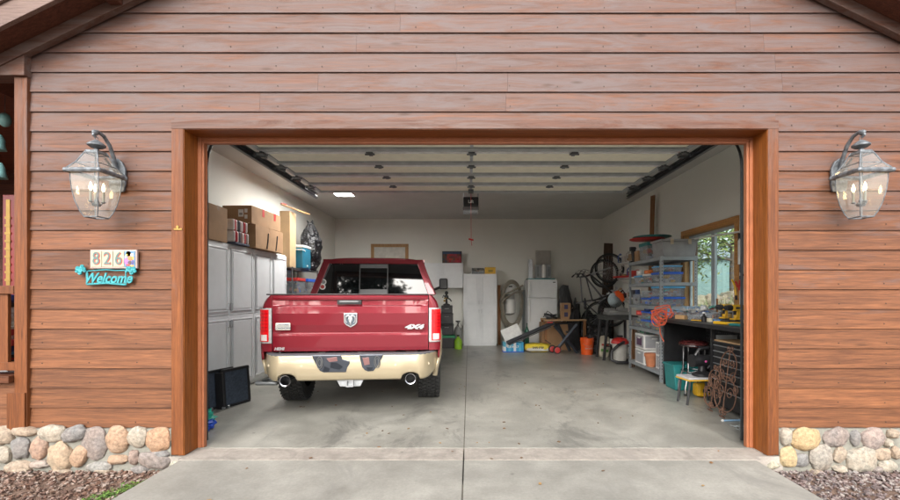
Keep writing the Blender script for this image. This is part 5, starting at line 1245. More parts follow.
# white wall shelves with clutter
cl = [(.03,.03,.03),(.55,.53,.50),(.5,.05,.04),(.35,.24,.14),(.12,.12,.13),(.6,.5,.1),(.07,.12,.3)]
rnd = random.Random(21)
for i, (y0, y1, z, dsc) in enumerate(((8.75,9.75,2.07,'topmost of three white wall shelves, holding black clamps and a cardboard box'),(8.7,9.75,1.73,'middle of three white wall shelves, with red levels hanging over its edge'),(8.7,9.75,1.30,'lowest of three white wall shelves, holding small black and cream tools'))):
    t = thing('wall_shelf', dsc, 'shelf', (3.52, (y0+y1)/2, z), 0, 'white shelves on the right wall'); L = (y1-y0)/2
    c = MB(); c.box(-.16,.197,-L,L,0,.022); c.build('board', white_pl, t, bevel=.002)
    for y in (-L+.1, L-.1): c = MB(); c.box(-.14,.197,y-.01,y+.01,-.02,-.002); c.tube([(-.1,y,-.02),(.18,y,-.16)], .008, 5); c.build('bracket', white_pl, t)
    for q in range(6):
        y = (y0+y1)/2-L+.10+.165*q; h = rnd.uniform(.08,.2); w1 = rnd.uniform(.045,.075); cc = rnd.choice(cl)
        kind, cat = [('paint_can','can'),('small_carton','box'),('clamp','clamp')][q % 3]
        word = {(.03,.03,.03):'black',(.55,.53,.50):'pale grey',(.5,.05,.04):'red',(.35,.24,.14):'brown',(.12,.12,.13):'dark grey',(.6,.5,.1):'yellow',(.07,.12,.3):'navy'}[cc]
        tt = thing(kind, '%s %s, %s from the near end of the %s white wall shelf' % (word, cat, ['first','second','third','fourth','fifth','sixth'][q], ['top','middle','lowest'][i]), cat, (3.45, y, z+.024), rnd.uniform(-.3,.3), 'items on the white wall shelves')
        c = MB(); c.piece(cc)
        if cat == 'can': c.lathe([(w1*.7,0),(w1*.7,h*.85),(w1*.74,h*.86),(w1*.74,h*.93),(w1*.6,h*.93),(w1*.6,h*.9),(.0,h*.9)], (0,0,0), 18, cap=False); c.tube(arc(0,h*.6,w1*.7,180,360,8,-.02), .003, 4)
        elif cat == 'box': c.box(-w1,w1,-w1,w1,0,h*.8); c.box(-w1-.002,w1+.002,-.02,.02,h*.8-.03,h*.8+.002)
        else: c.tube([(-.1,0,.012),(.08,0,.012)], .01, 5); c.tube([(-.1,0,.012),(-.1,0,.16),(-.05,0,.2)], .014, 5); c.tube([(-.02,0,.012),(-.02,0,.12),(-.09,0,.12)], .01, 5); c.blob((-.05,0,.19),(.03,.03,.025),2,0)
        c.build('body', multi, tt)
t = thing('red_level', 'red spirit level lying along the middle white wall shelf edge', 'level', (3.34, 9.2, 1.754)); c = MB(); c.cbox((-.02,0,.02),(.03,.8,.04), .25); c.build('body', red_pl, t, bevel=.004); c = MB(); c.cbox((-.02,0,.042),(.02,.06,.012), .25); c.build('vial', lime_pl, t)
t = thing('leaning_board', 'long brown board leaning upright against the right wall above the rack', 'board', (3.62, 8.45, 1.2)); t.rotation_euler = (R(-4.0), 0, 0); t.location = (3.60, 8.62, .004); t.rotation_euler = (R(2.6), 0, R(8))
c = MB(); c.piece(); c.box(-.014,.014,-.06,.06,0,Z_(199,8.5)+.06); c.build('board', plank_m, t, bevel=.002)

# ------------------------------------------------------------------ grey steel shelving with bins
t = thing('shelving_unit', 'tall grey steel shelving unit full of plastic bins by the window', 'shelving', (0,0,.004))
RX0, RX1, RY0, RY1 = 3.02, 3.60, 6.78, 8.12
for x in (RX0, RX1):
    for y in (RY0, RY1):
        c = MB(); sx = 1 if x == RX0 else -1; sy = 1 if y == RY0 else -1
        c.box(min(x,x+sx*.045), max(x,x+sx*.045), min(y,y+sy*.004), max(y,y+sy*.004), 0, 2.0); c.box(min(x,x+sx*.004), max(x,x+sx*.004), min(y+sy*.004,y+sy*.045), max(y+sy*.004,y+sy*.045), 0, 2.0)
        pp = c.build('post', grey_rack, t)
        c = MB()
        for q in range(38):
            z = .06+.05*q; c.cbox((x+sx*.024, y-sy*.0006, z), (.010,.001,.022)); c.cbox((x-sx*.0006, y+sy*.026, z), (.001,.010,.022))
        c.build('slots', black_pl, pp)
SZ = [.16, .80, 1.195, 1.575, 1.98]
for z in SZ:
    c = MB(); c.box(RX0+.005, RX1-.005, RY0+.005, RY1-.005, z-.012, z)
    for (a, b, e, f) in ((RX0-.003,RX1+.003,RY0-.005,RY0-.001),(RX0-.003,RX1+.003,RY1+.001,RY1+.005),(RX0-.006,RX0-.002,RY0-.005,RY1+.005),(RX1+.002,RX1+.006,RY0-.005,RY1+.005)): c.box(a, b, e, f, z-.05, z+.004)
    c.build('shelf', grey_rack, t, bevel=.0015)
XM = (RX0+RX1)/2
GB = 'bins on the grey steel shelving'
def rb(label, x, y, z, d, lid, **k): return bin_(label, (x, y, z+.004+.003), d, lid, group=GB, **k)
# level under the top
rb('clear bin with bright blue lid, near end of the second shelf of the grey rack', XM-.08, 7.02, SZ[3], (.34,.36,.17), blue_pl, sd=3)
t2 = rb('flat clear bin with pale blue lid stacked on the blue-lidded bin, second shelf', XM-.08, 7.02, SZ[3]+.172, (.33,.34,.10), cyan_pl, sd=4)
rb('small clear bin, middle of the second shelf of the grey rack', XM-.14, 7.40, SZ[3], (.24,.28,.16), white_pl, sd=5)
rb('small clear bin with cyan lid, far end of the second shelf of the grey rack', XM-.14, 7.78, SZ[3], (.24,.30,.15), cyan_pl, sd=6)
rb('large clear bin with light blue lid, topmost at the near end of the third shelf', XM-.065, 7.02, SZ[2]+.155, (.37,.38,.17), cyan_pl, sd=7)
rb('clear bin with dark blue lid, beneath the light blue one on the third shelf', XM-.065, 7.02, SZ[2], (.37,.38,.15), blue_pl, sd=8)
rb('clear bin of orange parts, middle of the third shelf of the grey rack', XM-.12, 7.44, SZ[2]+.135, (.28,.34,.15), None, sd=9, cont=[(.7,.15,.05),(.6,.5,.45),(.7,.2,.08)])
rb('clear bin with blue lid and coloured tools, below the orange parts', XM-.12, 7.44, SZ[2], (.28,.34,.13), blue_pl, sd=10)
rb('clear bin with red things, far end of the third shelf', XM-.12, 7.86, SZ[2], (.28,.34,.24), None, sd=11, cont=[(.6,.1,.08),(.1,.1,.12),(.6,.6,.6)])
rb('clear bin with blue lid, near end of the fourth shelf', XM-.10, 7.00, SZ[1], (.36,.32,.15), blue_pl, sd=12)
rb('clear bin with deep blue lid resting on another, near end of the fourth shelf', XM-.10, 7.00, SZ[1]+.155, (.36,.32,.14), blue_pl, sd=13)
rb('clear bin with navy lid, middle of the fourth shelf', XM-.12, 7.40, SZ[1], (.30,.36,.15), blue_pl, sd=14)
rb('clear bin with navy lid stacked above, middle of the fourth shelf', XM-.12, 7.40, SZ[1]+.155, (.30,.36,.14), blue_pl, sd=15)
rb('clear bin with yellow packets, far end of the fourth shelf', XM-.12, 7.84, SZ[1], (.30,.36,.20), None, sd=16, cont=[(.7,.5,.08),(.6,.6,.6),(.1,.3,.4)])
for i, (y, z, lab) in enumerate(((6.99, SZ[0], 'white drawer box at the near end of the bottom rack shelf'), (7.64, SZ[0], 'white drawer box lying below another at the far part of the bottom rack shelf'), (7.64, SZ[0]+.27, 'white drawer box with a dark picture front, stacked over another on the bottom rack shelf'))):
    d = thing('drawer_box', lab, 'drawer box', (XM-(.12 if i else .03), y, z+.005), 0, 'white drawer boxes on the bottom rack shelf'); hh = .26 if i else .44
    c = MB(); c.box(-.16,.2,-.2,.2,0,hh); c.build('case', white_pl, d, bevel=.006)
    for k in range(1 if i else 2):
        c = MB(); z0 = .03+.21*k; z1 = z0+(.2 if i else .18); c.box(-.166,-.1605,-.17,.17,z0,z1); c.box(-.14,.18,-.2065,-.2005,z0,z1); dd = c.build('drawer', mat('smoky drawer', (.35,.36,.38), .3) if 'smoky drawer' not in MATS else MATS['smoky drawer'], d, bevel=.004)
        c = MB(); c.box(-.175,-.167,-.05,.05,z1-.05,z1-.03); c.box(-.03,.07,-.213,-.207,z1-.05,z1-.03); c.build('handle', white_pl, dd)
    if i == 2: c = MB(); c.box(-.1685,-.1665,-.11,.11,.06,.2); c.build('picture', mat('plum print', (.10,.05,.10), .6), d)
t = thing('small_jars', 'row of small jars and packets on the bottom-but-one rack space', 'jars', (XM-.12, 7.55, SZ[0]+.54)); c = MB(); rnd = random.Random(5)
for q in range(7): c.piece(rnd.choice(cl)); x = rnd.uniform(-.1,.1); y = -.17+.055*q; c.lathe([(.025,0),(.025,.08),(.02,.1)], (x,y,0), 10)
c.build('jars', multi, t)
t = thing('terracotta_pot', 'terracotta flower pot on the edge of the bottom rack shelf', 'flower pot', (3.13, 6.90, SZ[0]+.006)); t.location = (3.10, 6.93, SZ[0]+.006)
t.location = (3.10, 7.33, SZ[0]+.006)
c = MB(); c.lathe([(.0,0),(.07,0),(.095,.17),(.108,.17),(.108,.22),(.098,.22),(.09,.17),(.065,.02),(.0,.02)], (0,0,0), 28, cap=False); c.build('pot', terra, t, smooth=True)
# things on top of the rack
t = thing('storage_tote', 'large translucent grey lidded tote at the near end of the rack top', 'tote', (XM+.02, 6.99, SZ[4]+.006))
c = MB(); c.prism([(-.25,0),(.25,0),(.28,.25),(-.28,.25)], -.19, .19, 'y'); c.build('tub', grey_tote, t, bevel=.01); c = MB(); c.box(-.30,.30,-.21,.21,.251,.285); c.build('lid', grey_tote, t, bevel=.008)
for x in (-.13,.15): c = MB(); c.box(x-.025,x+.025,-.222,-.211,.20,.28); c.build('latch', mat('tan latch', (.5,.42,.3), .5) if 'tan latch' not in MATS else MATS['tan latch'], t, bevel=.003)
bin_('clear ribbed bin with teal lid on the rack top beside the grey tote', (XM-.14, 7.47, SZ[4]+.006), (.28,.36,.30), teal_pl, sd=31, name='storage_bin')
t = thing('red_sled', 'round dark red sled disc lying on the totes on the rack top', 'disc', (3.02, 7.30, SZ[4]+.335)); c = MB(); c.lathe([(.0,.012),(.25,.006),(.28,.02),(.285,.012),(.25,-.004),(.0,.0)], (0,0,0), 40, cap=False); c.build('disc', red_pl, t, smooth=True)
t = thing('teal_sled', 'round teal disc lying on top of the red disc above the rack', 'disc', (3.06, 7.20, SZ[4]+.362)); c = MB(); c.lathe([(.0,.012),(.26,.006),(.30,.018),(.305,.010),(.26,-.006),(.0,.0)], (0,0,0), 40, cap=False); c.build('disc', teal_pl, t, smooth=True)
carton('small brown carton on the far end of the rack top', (3.16, 7.86, SZ[4]+.006), (.2,.2,.2), 0, card)
t = thing('bench_vice', 'black clamp-shaped tool standing on the far end of the rack top', 'clamp', (3.07, 8.02, SZ[4]+.006)); c = MB(); c.box(-.07,.07,-.05,.05,0,.03); c.tube([(0,0,.03),(-.02,0,.2),(.03,0,.28)], .03, 8); c.cbox((-.02,0,.25),(.10,.06,.08)); c.build('body', black_pl, t, bevel=.005)
t = thing('white_pipe', 'thin white plastic pipe reaching from the grey tote across the window', 'pipe', (3.58, 6.8, 2.27)); c = MB(); c.tube([(-.02,.1,.005),(.02,-2.0,-.08)], .012, 8); c.build('pipe', white_pl, t)

# ------------------------------------------------------------------ workbench and what is on it
BZ = 1.03
t = thing('workbench', 'long black workbench under the window', 'workbench', (0,0,.004))
c = MB(); c.box(2.95, 3.70, 3.98, 6.72, BZ-.06, BZ-.012); c.build('bench_front', black_metal, t, bevel=.004); c = MB(); c.piece(); c.box(2.96, 3.70, 3.985, 6.71, BZ-.011, BZ); c.build('worktop', mat('scuffed dark top', (.07,.065,.06), .55, var=.4, scale=6), t)
c = MB(); c.box(3.02, 3.68, 6.66, 6.69, 0, BZ-.061); c.build('end_panel', black_metal, t, bevel=.003)
c = MB(); c.box(3.66, 3.70, 4.0, 6.65, .05, BZ-.07); bp_ = c.build('back_panel', black_metal, t)
c = MB()
for y in (5.33,): c.box(3.0,3.05,y-.02,y+.02,0,BZ-.061)
c.build('leg', black_metal, t)
c = MB()
for i in range(24):
    for j in range(7): c.box(3.655,3.659,5.45+.05*i,5.462+.05*i,.55+.055*j,.565+.055*j)
c.build('perforations', mat('faint grey', (.16,.16,.16), .6), bp_)
t = thing('white_board', 'white board standing under the bench beside the black tool chest', 'panel', (3.34, 5.62, .004)); t.rotation_euler = (0, 0, R(8)); c = MB(); c.box(-.17,.17,-.012,.012,.28,.86); c.build('board', white_pl, t, bevel=.002); c = MB(); c.box(-.15,-.11,-.01,.01,0,.28); c.box(.11,.15,-.01,.01,0,.28); c.build('feet', grey_pl, t)
# orange extension cord coil
t = thing('extension_cord', 'coiled orange extension cord hanging off the far bench corner', 'cord', (2.97, 6.62, BZ+.02))
c = MB(); rnd = random.Random(8)
for k in range(7):
    a, b = rnd.uniform(.08,.15), rnd.uniform(.08,.13); ph = rnd.uniform(0,3); ox = rnd.uniform(-.09,.06); oy = rnd.uniform(-.06,.06); oz = rnd.uniform(-.04,.10)
    c.tube([(-.03+oy+a*math.cos(q)*.75, ox-a*math.cos(q)*.75-.08, oz+b*math.sin(q)*.8+.03*math.sin(2*q+ph)) for q in [2*PI*j/26 for j in range(26)]], .0085, 6, closed=True)
c.tube([(-.03,-.05,.0),(-.06,-.06,-.12),(-.05,-.05,-.25),(-.02,-.12,-.38)], .0085, 6); c.build('coil', mat('orange cord', (.62,.11,.05), .45), t, smooth=True); c = MB(); c.lathe([(.016,-.44),(.02,-.40),(.012,-.37)], (-.02,-.12,0), 10); c.build('plug', black_pl, t)
t = thing('blue_bottle', 'small blue and green bottle standing behind the orange cord', 'bottle', (3.10, 6.62, BZ+.006)); c = MB(); c.lathe([(.04,0),(.045,.10),(.02,.14)], (0,0,0), 14); c.build('body', cyan_pl, t, smooth=True); c = MB(); c.lathe([(.02,.14),(.02,.17)], (0,0,0), 10); c.build('cap', green_pl, t)
for i, (x, y, d, lab) in enumerate(((3.20,6.40,(.26,.34,.13),'open clear tub of small parts at the far end of the bench'),(3.32,6.05,(.30,.28,.14),'open clear tub of hardware in the middle of the bench under the window'),(3.15,5.88,(.22,.24,.10),'low clear tub nearest the bench edge, left of the drills'))):
    bin_(lab, (x, y, BZ+.006), d, None, group='open tubs on the workbench', sd=40+i, cont=[(.7,.68,.64),(.5,.5,.52),(.25,.3,.35),(.6,.3,.2),(.15,.15,.15)])
t = thing('parts_heap', 'loose heap of white packets and bits piled over the bench tubs', 'clutter', (3.25, 6.15, BZ+.12)); c = MB(); rnd = random.Random(14)
for q in range(34):
    c.piece(rnd.choice([(.7,.7,.68),(.55,.57,.6),(.35,.36,.36),(.2,.3,.4),(.6,.58,.5),(.1,.3,.25)])); c.cbox((rnd.gauss(0,.09), rnd.gauss(0,.17), rnd.uniform(.0,.07)), (rnd.uniform(.03,.09), rnd.uniform(.03,.11), rnd.uniform(.008,.03)), rnd.uniform(0,3), rnd.uniform(-.5,.5), rnd.uniform(-.5,.5))
c.build('bits', multi, t, bevel=.002)
def drill(label, x, y, rz):
    t = thing('cordless_drill', label, 'drill', (x, y, BZ+.006), rz, 'yellow cordless drills on the workbench')
    c = MB(); c.cbox((0,0,.03),(.085,.13,.055)); c.build('battery', black_pl, t, bevel=.008)
    c = MB(); c.cbox((0,0,.065),(.08,.12,.018)); c.cbox((0,.015,.12),(.042,.055,.10), 0, R(-10)); c.cbox((0,.0,.20),(.068,.15,.075)); c.lathe([(.034,0),(.034,.05),(.026,.06)], (0,.07,.2), 16, ax='y'); c.build('body', yellow_pl, t, bevel=.012)
    c = MB(); c.lathe([(.030,-.15),(.034,-.12),(.036,-.076)], (0,0,.2), 16, ax='y'); c.cbox((0,-.015,.14),(.03,.02,.05)); c.box(-.036,.036,-.04,.03,.185,.21); c.lathe([(.008,-.19),(.012,-.15)], (0,0,.2), 8, ax='y'); c.build('chuck', black_pl, t)
drill('yellow and black cordless drill, farther of two on the bench', 3.22, 5.42, R(-60)); drill('yellow and black cordless drill, nearer of two, by the right jamb', 3.18, 5.12, R(-75))
t = thing('yellow_case', 'flat yellow and black tool lying on the bench before the drills', 'tool', (3.08, 5.12, BZ+.006), R(15)); c = MB(); c.box(-.06,.06,-.16,.16,0,.035); c.build('body', yellow_pl, t, bevel=.008); c = MB(); c.box(-.05,.05,-.06,.06,.035,.05); c.build('grip', black_pl, t)
t = thing('teal_tape', 'small teal tool on the bench nearest the right jamb', 'tool', (3.04, 4.86, BZ+.006), .3); c = MB(); c.box(-.035,.035,-.09,.09,0,.03); c.build('body', teal_pl, t, bevel=.01); c = MB(); c.cbox((0,.1,.015),(.02,.06,.01)); c.build('blade', silver, t)
t = thing('pliers', 'small yellow and grey pliers lying on the far bench edge', 'pliers', (3.03, 5.75, BZ+.006), .6); c = MB(); c.tube([(-.02,-.09,.01),(-.008,0,.012),(.008,.06,.012)], .007, 6); c.tube([(.02,-.09,.01),(.008,0,.012),(-.004,.06,.012)], .007, 6); c.build('handles', yellow_pl, t)
t = thing('small_bottle', 'small dark bottle in front of the bench tubs', 'bottle', (3.06, 5.60, BZ+.006)); c = MB(); c.lathe([(.03,0),(.03,.07),(.012,.09),(.012,.11)], (0,0,0), 14); c.build('body', black_pl, t, smooth=True); c = MB(); c.lathe([(.015,.11),(.015,.13)], (0,0,0), 10); c.build('cap', white_pl, t)
# hanging tools by the window's near edge
t = thing('caulking_gun', 'white caulking gun hanging on the wall by the window', 'caulking gun', (3.66, 5.80, 1.75)); c = MB(); c.lathe([(.03,.05),(.03,.36),(.012,.40),(.008,.46)], (0,0,0), 14); c.build('cartridge', white_pl, t, smooth=True); c = MB(); c.box(-.012,.012,-.035,.035,.35,.47) ; c.tube([(0,0,.05),(0,0,-.05),(0,-.06,-.10)], .012, 6); c.build('frame', black_pl, t)
t = thing('hanging_pliers', 'red and yellow handled pliers hanging beneath the caulking gun', 'pliers', (3.66, 5.80, 1.45)); c = MB(); c.tube([(0,-.03,.0),(0,-.01,.14)], .012, 6); c.tube([(0,.03,.0),(0,.01,.14)], .012, 6); c.tube([(0,.05,.04),(0,.10,.12)], .012, 6); c.build('handles', red_pl, t); c = MB(); c.cbox((0,0,.17),(.015,.03,.05)); c.build('jaws', steel, t)
t = thing('yellow_tool', 'yellow angled tool hanging left of the red pliers', 'tool', (3.67, 5.94, 1.44)); c = MB(); c.tube([(0,.06,.16),(0,0,.08),(0,-.03,-.06)], .013, 6); c.build('body', yellow_pl, t); c = MB(); c.tube([(0,-.03,-.06),(0,-.035,-.12)], .016, 6); c.build('grip', black_pl, t)
t = thing('wood_dowel', 'brown dowel standing on the bench in front of the window', 'dowel', (3.45, 5.98, BZ+.006)); c = MB(); c.piece(); c.tube([(0,0,0),(.0,0,.30)], .013, 8); c.build('rod', plank_m, t); c = MB(); c.lathe([(.03,0),(.03,.02)], (0,0,0), 12); c.build('foot', plank_m, t)

# ------------------------------------------------------------------ under and before the bench
t = thing('bar_stool', 'chrome legged stool with dark red vinyl seat at the bench', 'stool', (X_(694,6.02), 6.02, .004)); hs_ = .74
c = MB(); c.lathe([(.0,hs_-.075),(.175,hs_-.075),(.185,hs_-.06)], (0,0,0), 32); c.lathe([(.18,hs_-.055),(.195,hs_-.045),(.195,hs_-.02),(.17,hs_),(.0,hs_+.008)], (0,0,0), 32); c.build('seat', seat_m, t, smooth=True)
c = MB(); c.lathe([(.188,hs_-.064),(.198,hs_-.06),(.198,hs_-.05),(.188,hs_-.046)], (0,0,0), 32, cap=False); c.build('seat_rim', chrome, t)
for a in (35,125,215,305):
    ca, sa = math.cos(R(a)), math.sin(R(a)); c = MB(); c.tube([(.15*ca,.15*sa,hs_-.08),(.155*ca,.155*sa,.34),(.23*ca,.23*sa,.10),(.225*ca,.225*sa,.0)], .013, 8); lg = c.build('leg', chrome, t, smooth=True); c = MB(); c.lathe([(.019,0),(.019,.03)], (.225*ca,.225*sa,0), 10); c.build('foot_cap', black_pl, lg)
c = MB(); c.tube([(.165*math.cos(2*PI*k/28),.165*math.sin(2*PI*k/28),.32) for k in range(28)], .010, 6, closed=True); c.build('foot_ring', chrome, t, smooth=True)
t = thing('step_stool', 'small pale topped step stool carrying a black machine', 'stool', (2.93, 5.52, .004), R(6)); hs_ = .345
c = MB(); c.piece(); c.box(-.20,.22,-.14,.14,hs_-.025,hs_); c.build('top', mat('pale worn top', (.50,.50,.52), .5), t, bevel=.004); c = MB(); c.box(-.205,.225,-.145,.145,hs_-.04,hs_-.026); c.build('edge', yellow_pl, t)
for (x, y, k) in ((-.16,-.1,-.04),(.18,-.1,.04),(-.16,.1,-.04),(.18,.1,.04)): c = MB(); c.tube([(x,y,hs_-.04),(x+k,y,0)], .018, 4); c.build('leg', black_metal, t)
t = thing('bench_grinder', 'black bench machine with small pink badge on the step stool', 'machine', (2.99, 5.52, hs_+.010), R(6))
c = MB(); c.lathe([(.12,0),(.12,.03),(.05,.06),(.04,.13)], (0,0,0), 20); c.lathe([(.07,-.11),(.075,-.09),(.075,.09),(.07,.11)], (.0,0,.19), 20, ax='x'); c.lathe([(.02,.11),(.085,.115),(.085,.14),(.02,.145)], (0,0,.19), 20, ax='x'); c.lathe([(.02,-.145),(.085,-.14),(.085,-.115),(.02,-.11)], (0,0,.19), 20, ax='x')
c.tube([(-.12,0,.22),(-.05,-.02,.34),(.08,-.02,.36),(.14,0,.34)], .022, 8); c.tube([(.04,-.05,.1),(.10,-.1,.2),(.14,-.08,.3)], .014, 6); c.build('body', black_metal, t, smooth=True); c = MB(); c.lathe([(.014,-.082),(.014,-.076)], (.0,0,.19), 12, ax='y'); c.build('badge', mat('pink badge', (.6,.1,.3), .4), t)
t = thing('yellow_bin_tool', 'yellow and black tool case on the floor behind the step stool', 'tool', (3.16, 5.84, .004)); c = MB(); c.cbox((0,0,.10),(.20,.16,.18)); c.build('body', yellow_pl, t, bevel=.04); c = MB(); c.cbox((.02,-.082,.1),(.10,.01,.05)); c.tube([(-.06,0,.19),(-.03,0,.24),(.05,0,.24),(.07,0,.19)], .01, 6); c.build('trim', black_pl, t)
t = thing('teal_crate', 'teal plastic storage bin on the floor under the bench', 'bin', (3.17, 6.36, .004)); c = MB(); c.prism([(-.19,0),(.19,0),(.22,.37),(-.22,.37)], -.16, .16, 'y'); c.build('tub', teal_pl, t, bevel=.015); c = MB(); c.box(-.235,.235,-.175,.175,.345,.372); c.build('rim', teal_pl, t, bevel=.006)
# tool chest
t = thing('tool_chest', 'black multi-drawer tool chest with wooden top under the bench', 'tool chest', (3.02, 4.84, .004))
c = MB(); c.box(0,.58,-.46,.46,.05,.80); c.build('body', black_metal, t, bevel=.006); c = MB(); c.box(-.012,.60,-.47,.47,.802,.822); c.build('rim', black_pl, t); c = MB(); c.piece(); c.box(.0,.59,-.455,.455,.823,.838); c.build('top', ply_m, t)
zz = [.07,.26,.38,.48,.57,.65,.72,.79]
for z0, z1 in zip(zz, zz[1:]):
    c = MB(); c.box(-.012,-.001,-.45,.45,z0+.004,z1-.004); dd = c.build('drawer', black_metal, t, bevel=.003); c = MB(); c.box(-.024,-.013,-.44,.44,z1-.022,z1-.010); c.build('handle', silver, dd, bevel=.003)
for (x, y) in ((.08,-.38),(.08,.38),(.5,-.38),(.5,.38)): c = MB(); c.lathe([(.025,-.015),(.025,.015)], (x,y,.025), 12, ax='y'); c.build('caster', black_pl, t)
# wrought iron scroll panels
def spiral(y, z, r, a0, turns, s=1):
    return [(0, y+s*r*(1-k/30*.85)*math.cos(a0+turns*2*PI*k/30), z+r*(1-k/30*.85)*math.sin(a0+turns*2*PI*k/30)) for k in range(31)]
def trellis(label, loc, hh, ww, lean):
    t = thing('iron_scroll', label, 'garden ornament', loc, 0, 'rusty iron scroll panels leaning on the tool chest'); t.rotation_euler = (0, R(lean), R(0))
    c = MB(); rr = .0072; z1 = hh*.34
    heart = []
    for k in range(37):
        a = 2*PI*k/36; heart.append((0, ww*.5*math.sin(a)*(1-.12*math.sin(a/2)), z1+hh*.26*-math.cos(a)))
    c.tube(heart, rr, 6, closed=True)
    c.tube([(0, ww*.34*math.sin(2*PI*k/36), hh*.76+hh*.22*-math.cos(2*PI*k/36)) for k in range(36)], rr, 6, closed=True)
    for s in (-1, 1):
        c.tube(spiral(s*ww*.20, z1+.02, ww*.17, 0 if s > 0 else PI, 1.4*s), rr*.85, 6); c.tube(spiral(s*ww*.26, hh*.60, ww*.15, PI/2, 1.5*s), rr*.85, 6)
        c.tube(spiral(s*ww*.14, hh*.80, ww*.11, -PI/2, 1.3*s), rr*.85, 6); c.tube(spiral(s*ww*.09, .06, ww*.09, PI/2, 1.4*s), rr*.85, 6); c.tube(spiral(s*ww*.40, hh*.46, ww*.12, -PI/2, 1.4*s), rr*.85, 6)
    c.tube([(0,0,0),(0,0,hh)], rr*.9, 6); c.tube([(0,-.05,0),(0,.05,0)], rr, 6); c.tube(spiral(.03, hh+.02, .035, PI, 1.2), rr*.8, 6); c.tube(spiral(-.03, hh+.02, .035, 0, -1.2), rr*.8, 6)
    c.build('scrollwork', rust, t, smooth=True); return t
trellis('taller rusty iron scroll panel leaning on the tool chest drawers, nearer the jamb', (2.86, 4.86, .012), .76, .44, 7)
trellis('shorter rusty iron scroll panel leaning beyond the taller one', (2.88, 5.14, .012), .50, .36, 9)
t = thing('blue_strip', 'light blue plastic strip lying on the floor by the right jamb', 'strip', (2.87, 4.72, .012), R(5)); c = MB(); c.tube([(-.09,0,0),(.12,0,0)], .010, 8); c.build('tube', mat('pale blue plastic', (.25,.42,.60), .4), t); c = MB(); c.lathe([(.014,-.10),(.014,-.085)], (0,0,0), 8, ax='x'); c.build('cap', white_pl, t)
t = thing('wire_tangle', 'pale wires in a loose tangle on the floor beside the right jamb', 'wire', (2.80, 4.36, .010)); c = MB()
for k in range(5): c.tube([(-.05+.03*k+.02*math.sin(q*2), -.1+.05*q, .004+.012*abs(math.sin(q+k))) for q in range(6)], .003, 5)
c.build('wires', mat('pale wire', (.45,.5,.5), .4), t)
# bits of litter on the slab
t = thing('leaf_litter', 'few dry leaves scattered on the garage floor', 'leaf litter', (0,0,.006)); rnd = random.Random(31); c = MB()
for q in range(60):
    c.piece(rnd.choice([(.25,.13,.05),(.16,.10,.06),(.35,.22,.09)])); x, y = rnd.uniform(-2.3,2.3), rnd.uniform(2.4,7.5); s = rnd.uniform(.008,.02); c.cbox((x,y,.003),(s*1.5,s,.003),rnd.uniform(0,3),rnd.uniform(-.2,.2))
o_ = c.build('leaves', multi, t); o_['kind'] = 'stuff'; t['kind'] = 'stuff'

# ------------------------------------------------------------------ outdoors: through the side window, and behind the photographer
def tree(name, label, loc, hh, rad, n, cols, seed, group=None, conifer=False):
    rnd = random.Random(seed); t = thing(name, label, 'tree', loc, rnd.uniform(0,6), group)
    c = MB(); tr = [(0,0,-.1),(.05*rnd.uniform(-1,1),.05,hh*.3),(.12*rnd.uniform(-1,1),0,hh*.6),(0,0,hh*.92)]; c.tube(tr, hh*.022, 9, r2=.02)
    lim = []
    for k in range(14 if not conifer else 20):
        z = hh*rnd.uniform(.28,.85); a = rnd.uniform(0,2*PI); L = rad*(1-(z/hh)*.8 if conifer else rnd.uniform(.6,.95)); e = Vector((L*math.cos(a), L*math.sin(a), z+(hh*.02 if conifer else hh*.13))); c.tube([(0,0,z), (e.x*.5,e.y*.5,z+hh*.04), e], hh*.006, 5, r2=.008); lim.append(e)
    c.build('trunk', bark, t, smooth=True)
    c = MB(); cl_ = []
    for k in range(46):
        if conifer: z = hh*rnd.uniform(.18,.98); rr = rad*(1.02-z/hh)*rnd.uniform(.35,1); a = rnd.uniform(0,2*PI); cl_.append((Vector((rr*math.cos(a), rr*math.sin(a), z)), rad*.26))
        else: e = rnd.choice(lim); cl_.append((e*rnd.uniform(.7,1.08)+Vector((rnd.gauss(0,.12)*rad, rnd.gauss(0,.12)*rad, rnd.gauss(0,.06)*hh)), rad*rnd.uniform(.2,.34)))
    for k in range(n):
        p, s = rnd.choice(cl_); q = p+Vector((rnd.gauss(0,s*.5), rnd.gauss(0,s*.5), rnd.gauss(0,s*.36))); f = rnd.uniform(.6,1.3); cc = rnd.choice(cols); c.piece(tuple(x*f for x in cc))
        L = rnd.uniform(.10,.2)*(hh/8)*(1 if conifer else .55); u = Vector((rnd.gauss(0,1),rnd.gauss(0,1),rnd.gauss(0,.6))).normalized()*L; v = u.orthogonal().normalized()*L*.38; nn = len(c.v); c.v += [q-u, q+v, q+u, q-v]; c.face([nn,nn+1,nn+2,nn+3])
    c.build('crown', foliage, t, fixn=False); return t
gcol = [(.14,.20,.045),(.19,.24,.06),(.10,.15,.04),(.26,.28,.09)]; ncol = [(.025,.055,.025),(.035,.07,.03),(.02,.04,.02)]
tree('birch_tree', 'yellow green leafy tree seen through the left window sash', (8.4, 13.6, 0), 7.0, 2.2, 7000, gcol, 1, 'trees outside the side window')
tree('birch_tree', 'pale green leafy tree seen through the right window sash', (10.2, 13.4, 0), 7.5, 1.9, 5000, gcol, 2, 'trees outside the side window')
tree('pine_tree', 'dark pine beyond the leafy trees outside the window', (16.5, 22, 0), 10, 2.4, 3000, ncol, 3, 'trees outside the side window', True)
t = thing('garden_shed', 'pale blue green metal shed outside the side window', 'shed', (13.5, 20.5, -.5), R(-32))
c = MB(); c.box(-6,6,-1.5,1.5,.35,3.6)
for q in range(60): c.box(-6+.2*q,-5.96+.2*q,-1.52,-1.501,.35,3.6)
